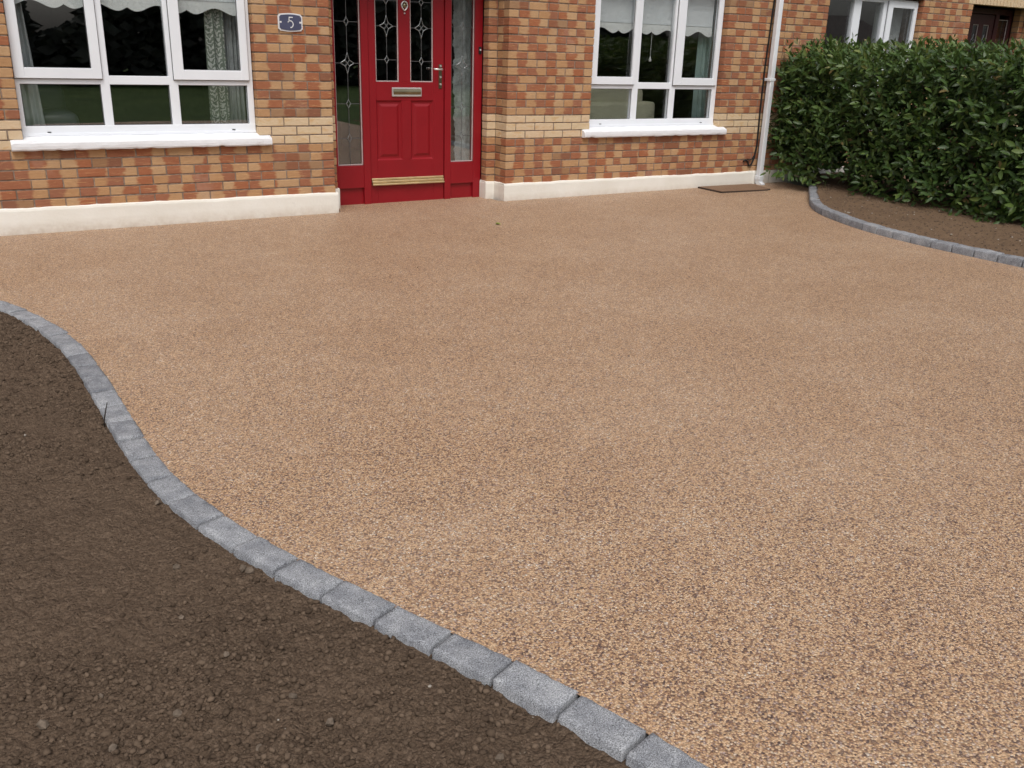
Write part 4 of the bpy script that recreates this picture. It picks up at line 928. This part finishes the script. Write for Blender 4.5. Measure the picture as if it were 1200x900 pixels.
for i in range(11):
    y = -0.45-i*0.5+0.1*random.uniform(-1, 1); x = 5.82+random.uniform(-.1, .1); m = MB()
    m.tube([(x, y, 0.02), (x-0.04, y+0.05, 0.3), (x+0.03, y+0.1, 0.8), (x, y+0.05, 1.4)], [0.034, 0.028, 0.02, 0.008], 7)
    for j in range(7):
        z = random.uniform(0.12, 1.1); a = random.uniform(0, 6.28); L = random.uniform(0.25, 0.5)
        m.tube([(x, y+0.04, z), (x-abs(math.cos(a))*L*0.5, y+math.sin(a)*L*0.5, z+0.08), (x-abs(math.cos(a))*L, y+math.sin(a)*L, z+0.2)], [0.014, 0.010, 0.005], 5)
    m.build('stem', 'bark', hedge, True)
m = MB(); m.tube([(5.70, -0.80, 0.04), (5.62, -0.66, 0.16), (5.50, -0.52, 0.26), (5.40, -0.42, 0.36)], [0.030, 0.026, 0.018, 0.010], 7); m.tube([(5.60, -0.64, 0.17), (5.42, -0.66, 0.17), (5.27, -0.60, 0.20)], [0.014, 0.010, 0.006], 6); m.build('stem', 'bark', hedge, True)

# ------------------------------------------------------------------ loose things
panel = empty('drain_cover', (4.7, -0.25, 0.02), 'thin brown gravel filled cover lying at the foot of the downpipe', 'drain cover')
pp = [(4.335, -0.045), (4.32, -0.455), (4.97, -0.505), (5.06, -0.465), (5.16, -0.06)]; pp = pp[::-1] if False else pp
MB().plan([(x, y) for x, y in pp], 0.024, 0.043).build('tray', 'rust_edge', panel)
q = [((x-4.72)*0.985+4.72, (y+0.27)*0.97-0.27) for x, y in pp]; MB().plan(q, 0.041, 0.046).build('infill', 'panel_gravel', panel)
def blob(c, r, seed, sq=0.7):
    rr = np.random.default_rng(seed); t = (1+5**.5)/2
    V = np.array([(-1, t, 0), (1, t, 0), (-1, -t, 0), (1, -t, 0), (0, -1, t), (0, 1, t), (0, -1, -t), (0, 1, -t), (t, 0, -1), (t, 0, 1), (-t, 0, -1), (-t, 0, 1)])/1.902
    F = [(0, 11, 5), (0, 5, 1), (0, 1, 7), (0, 7, 10), (0, 10, 11), (1, 5, 9), (5, 11, 4), (11, 10, 2), (10, 7, 6), (7, 1, 8), (3, 9, 4), (3, 4, 2), (3, 2, 6), (3, 6, 8), (3, 8, 9), (4, 9, 5), (2, 4, 11), (6, 2, 10), (8, 6, 7), (9, 8, 1)]
    V = V*(0.72+0.5*rr.random((12, 1)))*np.array([1, 0.65+0.5*rr.random(), sq]); a = rr.random()*6.28; R = np.array([[math.cos(a), -math.sin(a), 0], [math.sin(a), math.cos(a), 0], [0, 0, 1]])
    return np.array(c)+(V@R.T)*r, F
# clods and crumbs over the dark bed
cr = np.random.default_rng(21); cm = MB(); kx = KLin[::-1]
def soil_edge(y): 
    ys = KLin[:, 1]; o = np.argsort(ys); return np.interp(y, ys[o], KLin[:, 0][o])
def scatter(name, label, x, y, z, r, tone, white, seed):
    n = len(x); rr = np.random.default_rng(seed); V0, F0 = blob((0, 0, 0), 1.0, 1, 1.0); F0 = np.array(F0)
    V0 = V0/np.linalg.norm(V0, axis=1)[:, None]
    D = V0[None]*(0.65+0.6*rr.random((n, 12, 1)))*np.stack([np.ones(n), 0.6+0.5*rr.random(n), 0.45+0.4*rr.random(n)], -1)[:, None, :]
    a = rr.random(n)*6.283; c, s_ = np.cos(a)[:, None], np.sin(a)[:, None]
    X = D[..., 0]*c-D[..., 1]*s_; Y = D[..., 0]*s_+D[..., 1]*c
    V = np.stack([x[:, None]+X*r[:, None], y[:, None]+Y*r[:, None], z[:, None]+D[..., 2]*r[:, None]], -1).reshape(-1, 3)
    F = (F0[None]+12*np.arange(n)[:, None, None]).reshape(-1, 3)
    me = bpy.data.meshes.new(name); me.vertices.add(len(V)); me.vertices.foreach_set('co', V.astype(np.float32).ravel())
    me.loops.add(F.size); me.loops.foreach_set('vertex_index', F.astype(np.int32).ravel()); me.polygons.add(len(F))
    me.polygons.foreach_set('loop_start', (np.arange(len(F))*3).astype(np.int32)); me.polygons.foreach_set('loop_total', np.full(len(F), 3, np.int32)); me.update(calc_edges=True)
    at = np.zeros((n, 12, 4), np.float32); at[..., 1] = tone[:, None]; at[..., 2] = white[:, None]; at[..., 3] = 1
    q = me.attributes.new('bp', 'FLOAT_COLOR', 'POINT'); q.data.foreach_set('color', at.ravel()); me.materials.append(MATS['clod'])
    return tag(link(bpy.data.objects.new(name, me)), label, kind='stuff')
n = 170000
y = cr.uniform(-7.3, -1.9, n); x = soil_edge(y)-0.005-2.4*cr.random(n)**1.2
cl = vnoise(x*1.8, y*1.8, 61)+0.7*vnoise(x*6, y*6, 62); dcam = np.hypot(x-CAM_C[0], y-CAM_C[1])
keep = (cr.random(n) < 0.28+0.9*cl) & ~((y > -2.4) & (x > -2.85)); x, y = x[keep], y[keep]; n = len(x)
r = 0.0017+0.0098*cr.random(n)**3.8; big = cr.random(n) < 0.003; r[big] *= 1.5
z = soil_height(x, y)+r*0.2
scatter('soil_clods', 'loose crumbs and clods scattered over the dark soil', x, y, z, r, cr.random(n)**1.2, (cr.random(n) < 0.0012).astype(float), 5)
n = 5000; y = cr.uniform(-4.6, -0.8, n); ys = KRin[:, 1]; o_ = np.argsort(ys); x = np.interp(y, ys[o_], KRin[:, 0][o_])+0.02+1.6*cr.random(n); r = 0.003+0.010*cr.random(n)**4; z = bed_r(x, y)+r*0.2
scatter('soil_clods', 'crumbs and pale grit scattered over the bed before the hedge', x, y, z, r, 0.6+0.4*cr.random(n), (cr.random(n) < 0.03).astype(float), 6)
# the larger stones one can pick out
def ground_at(u, v, z):
    d = (u-600)/CAM_F*CR-(v-450)/CAM_F*CU+CF; t = (z-CAM_C[2])/d[2]; return CAM_C+t*d
stones = [(207, 666, .016), (212, 725, .011), (265, 768, .011), (52, 851, .016), (132, 878, .013), (207, 838, .013), (305, 878, .013), (387, 848, .017), (343, 817, .014), (285, 667, .016), (301, 669, .018), (118, 818, .012), (612, 885, .013), (586, 889, .014), (185, 590, .013)]
for i, (u, v, r) in enumerate(stones):
    p = ground_at(u, v, -0.07); z = float(soil_height(np.array(p[0]), np.array(p[1]))); p = ground_at(u, v, z)
    if p[0] > float(soil_edge(p[1]))-0.02: p[0] = float(soil_edge(p[1]))-0.03
    V, F = blob((p[0], p[1], z+r*0.3), r*0.9, 900+i, 0.75)
    tag(mesh_obj('stone', V, F, 'stone_tan', None, False), 'small rounded brown stone lying loose on the dark soil', 'stone', 'loose stones on the dark soil')
tw = MB(); tw.tube([(-2.598, -4.335, -0.05), (-2.596, -4.335, -0.01), (-2.585, -4.33, 0.03), (-2.575, -4.32, 0.058)], [0.0035, 0.0028, 0.0024, 0.0016], 6)
tag(tw.build('twig', 'twig', None, True), 'short dark twig standing upright against the grey kerb', 'twig')
lv = []
fl = MB()
for (x, y, a) in ((1.052, -1.128, 0.3), (1.085, -1.16, 2.2), (1.07, -1.14, 1.2)):
    d = np.array([math.cos(a), math.sin(a), 0.15]); V, F, A = leaf_geo((np.array([x, y, 0.010]), d/np.linalg.norm(d), np.array([0, 0, 1.0]), 0.055, 0.03, 0.9, 0)); fl.add(V, F)
o = fl.build('fallen_leaf', 'fresh_leaf', None, True); tag(o, 'light green fallen leaf on the gravel before the red door', 'leaf')

n = 26; x = cr.uniform(-2, 5, n); y = cr.uniform(-5, -0.2, n); r = 0.002+0.004*cr.random(n)**2
scatter('litter', 'tiny dark crumbs of soil and leaf lying on the gravel drive', x, y, gz(x)+r*0.3, r, cr.random(n)*0.3, np.zeros(n), 9)
# ------------------------------------------------------------------ what the panes mirror: trees and a house across the green
tr = np.random.default_rng(3); tm = MB(); V = []; F = []
def tree_h(x): return np.interp(x, [-40, -3, -0.3, 0.3, 1.7, 2.3, 14, 20, 34, 60], [5, 6, 5.5, 2.0, 2.0, 4.5, 5.0, 4.5, 4, 4])
for _ in range(22000):
    x = tr.uniform(-28, 30); hgt = float(tree_h(x))*(0.85+0.5*float(vnoise(x*0.5, 0, 71))); z = tr.uniform(-0.1, hgt); y = -30-tr.random()*3+0.8*math.sin(x)
    n = tr.standard_normal(3); n /= np.linalg.norm(n); a = np.cross(n, [0, 0, 1.0]); a /= np.linalg.norm(a)+1e-9; b = np.cross(n, a); s = 0.2+0.25*tr.random(); c = np.array([x, y, z]); o = len(V)
    V += [c-a*s, c+b*s*0.6, c+a*s, c-b*s*0.6]; F.append((o, o+1, o+2, o+3))
tl = mesh_obj('treeline', V, F, 'tree_leaf'); tag(tl, 'dark tree line across the green, mirrored in the window panes', kind='stuff')
bg_ = empty('bungalow', (46, -36, -0.16), "gabled bungalow mirrored in the neighbour's window pane", 'house')
MB().box(41, 53, -41, -33, -0.16, 2.0).build('wall', 'render_wall', bg_)
MB().add([(40.6, -41.4, 2.0), (53.4, -41.4, 2.0), (53.4, -32.6, 2.0), (40.6, -32.6, 2.0), (43.5, -37, 4.3), (50.5, -37, 4.3)], [(0, 1, 5, 4), (2, 3, 4, 5), (0, 4, 3), (1, 2, 5), (0, 3, 2, 1)]).build('roof', 'roof_tile', bg_)
for x in (42.5, 46, 49.5): MB().box(x, x+1.4, -32.999, -32.9, 0.7, 1.7).build('window', 'slot', bg_)
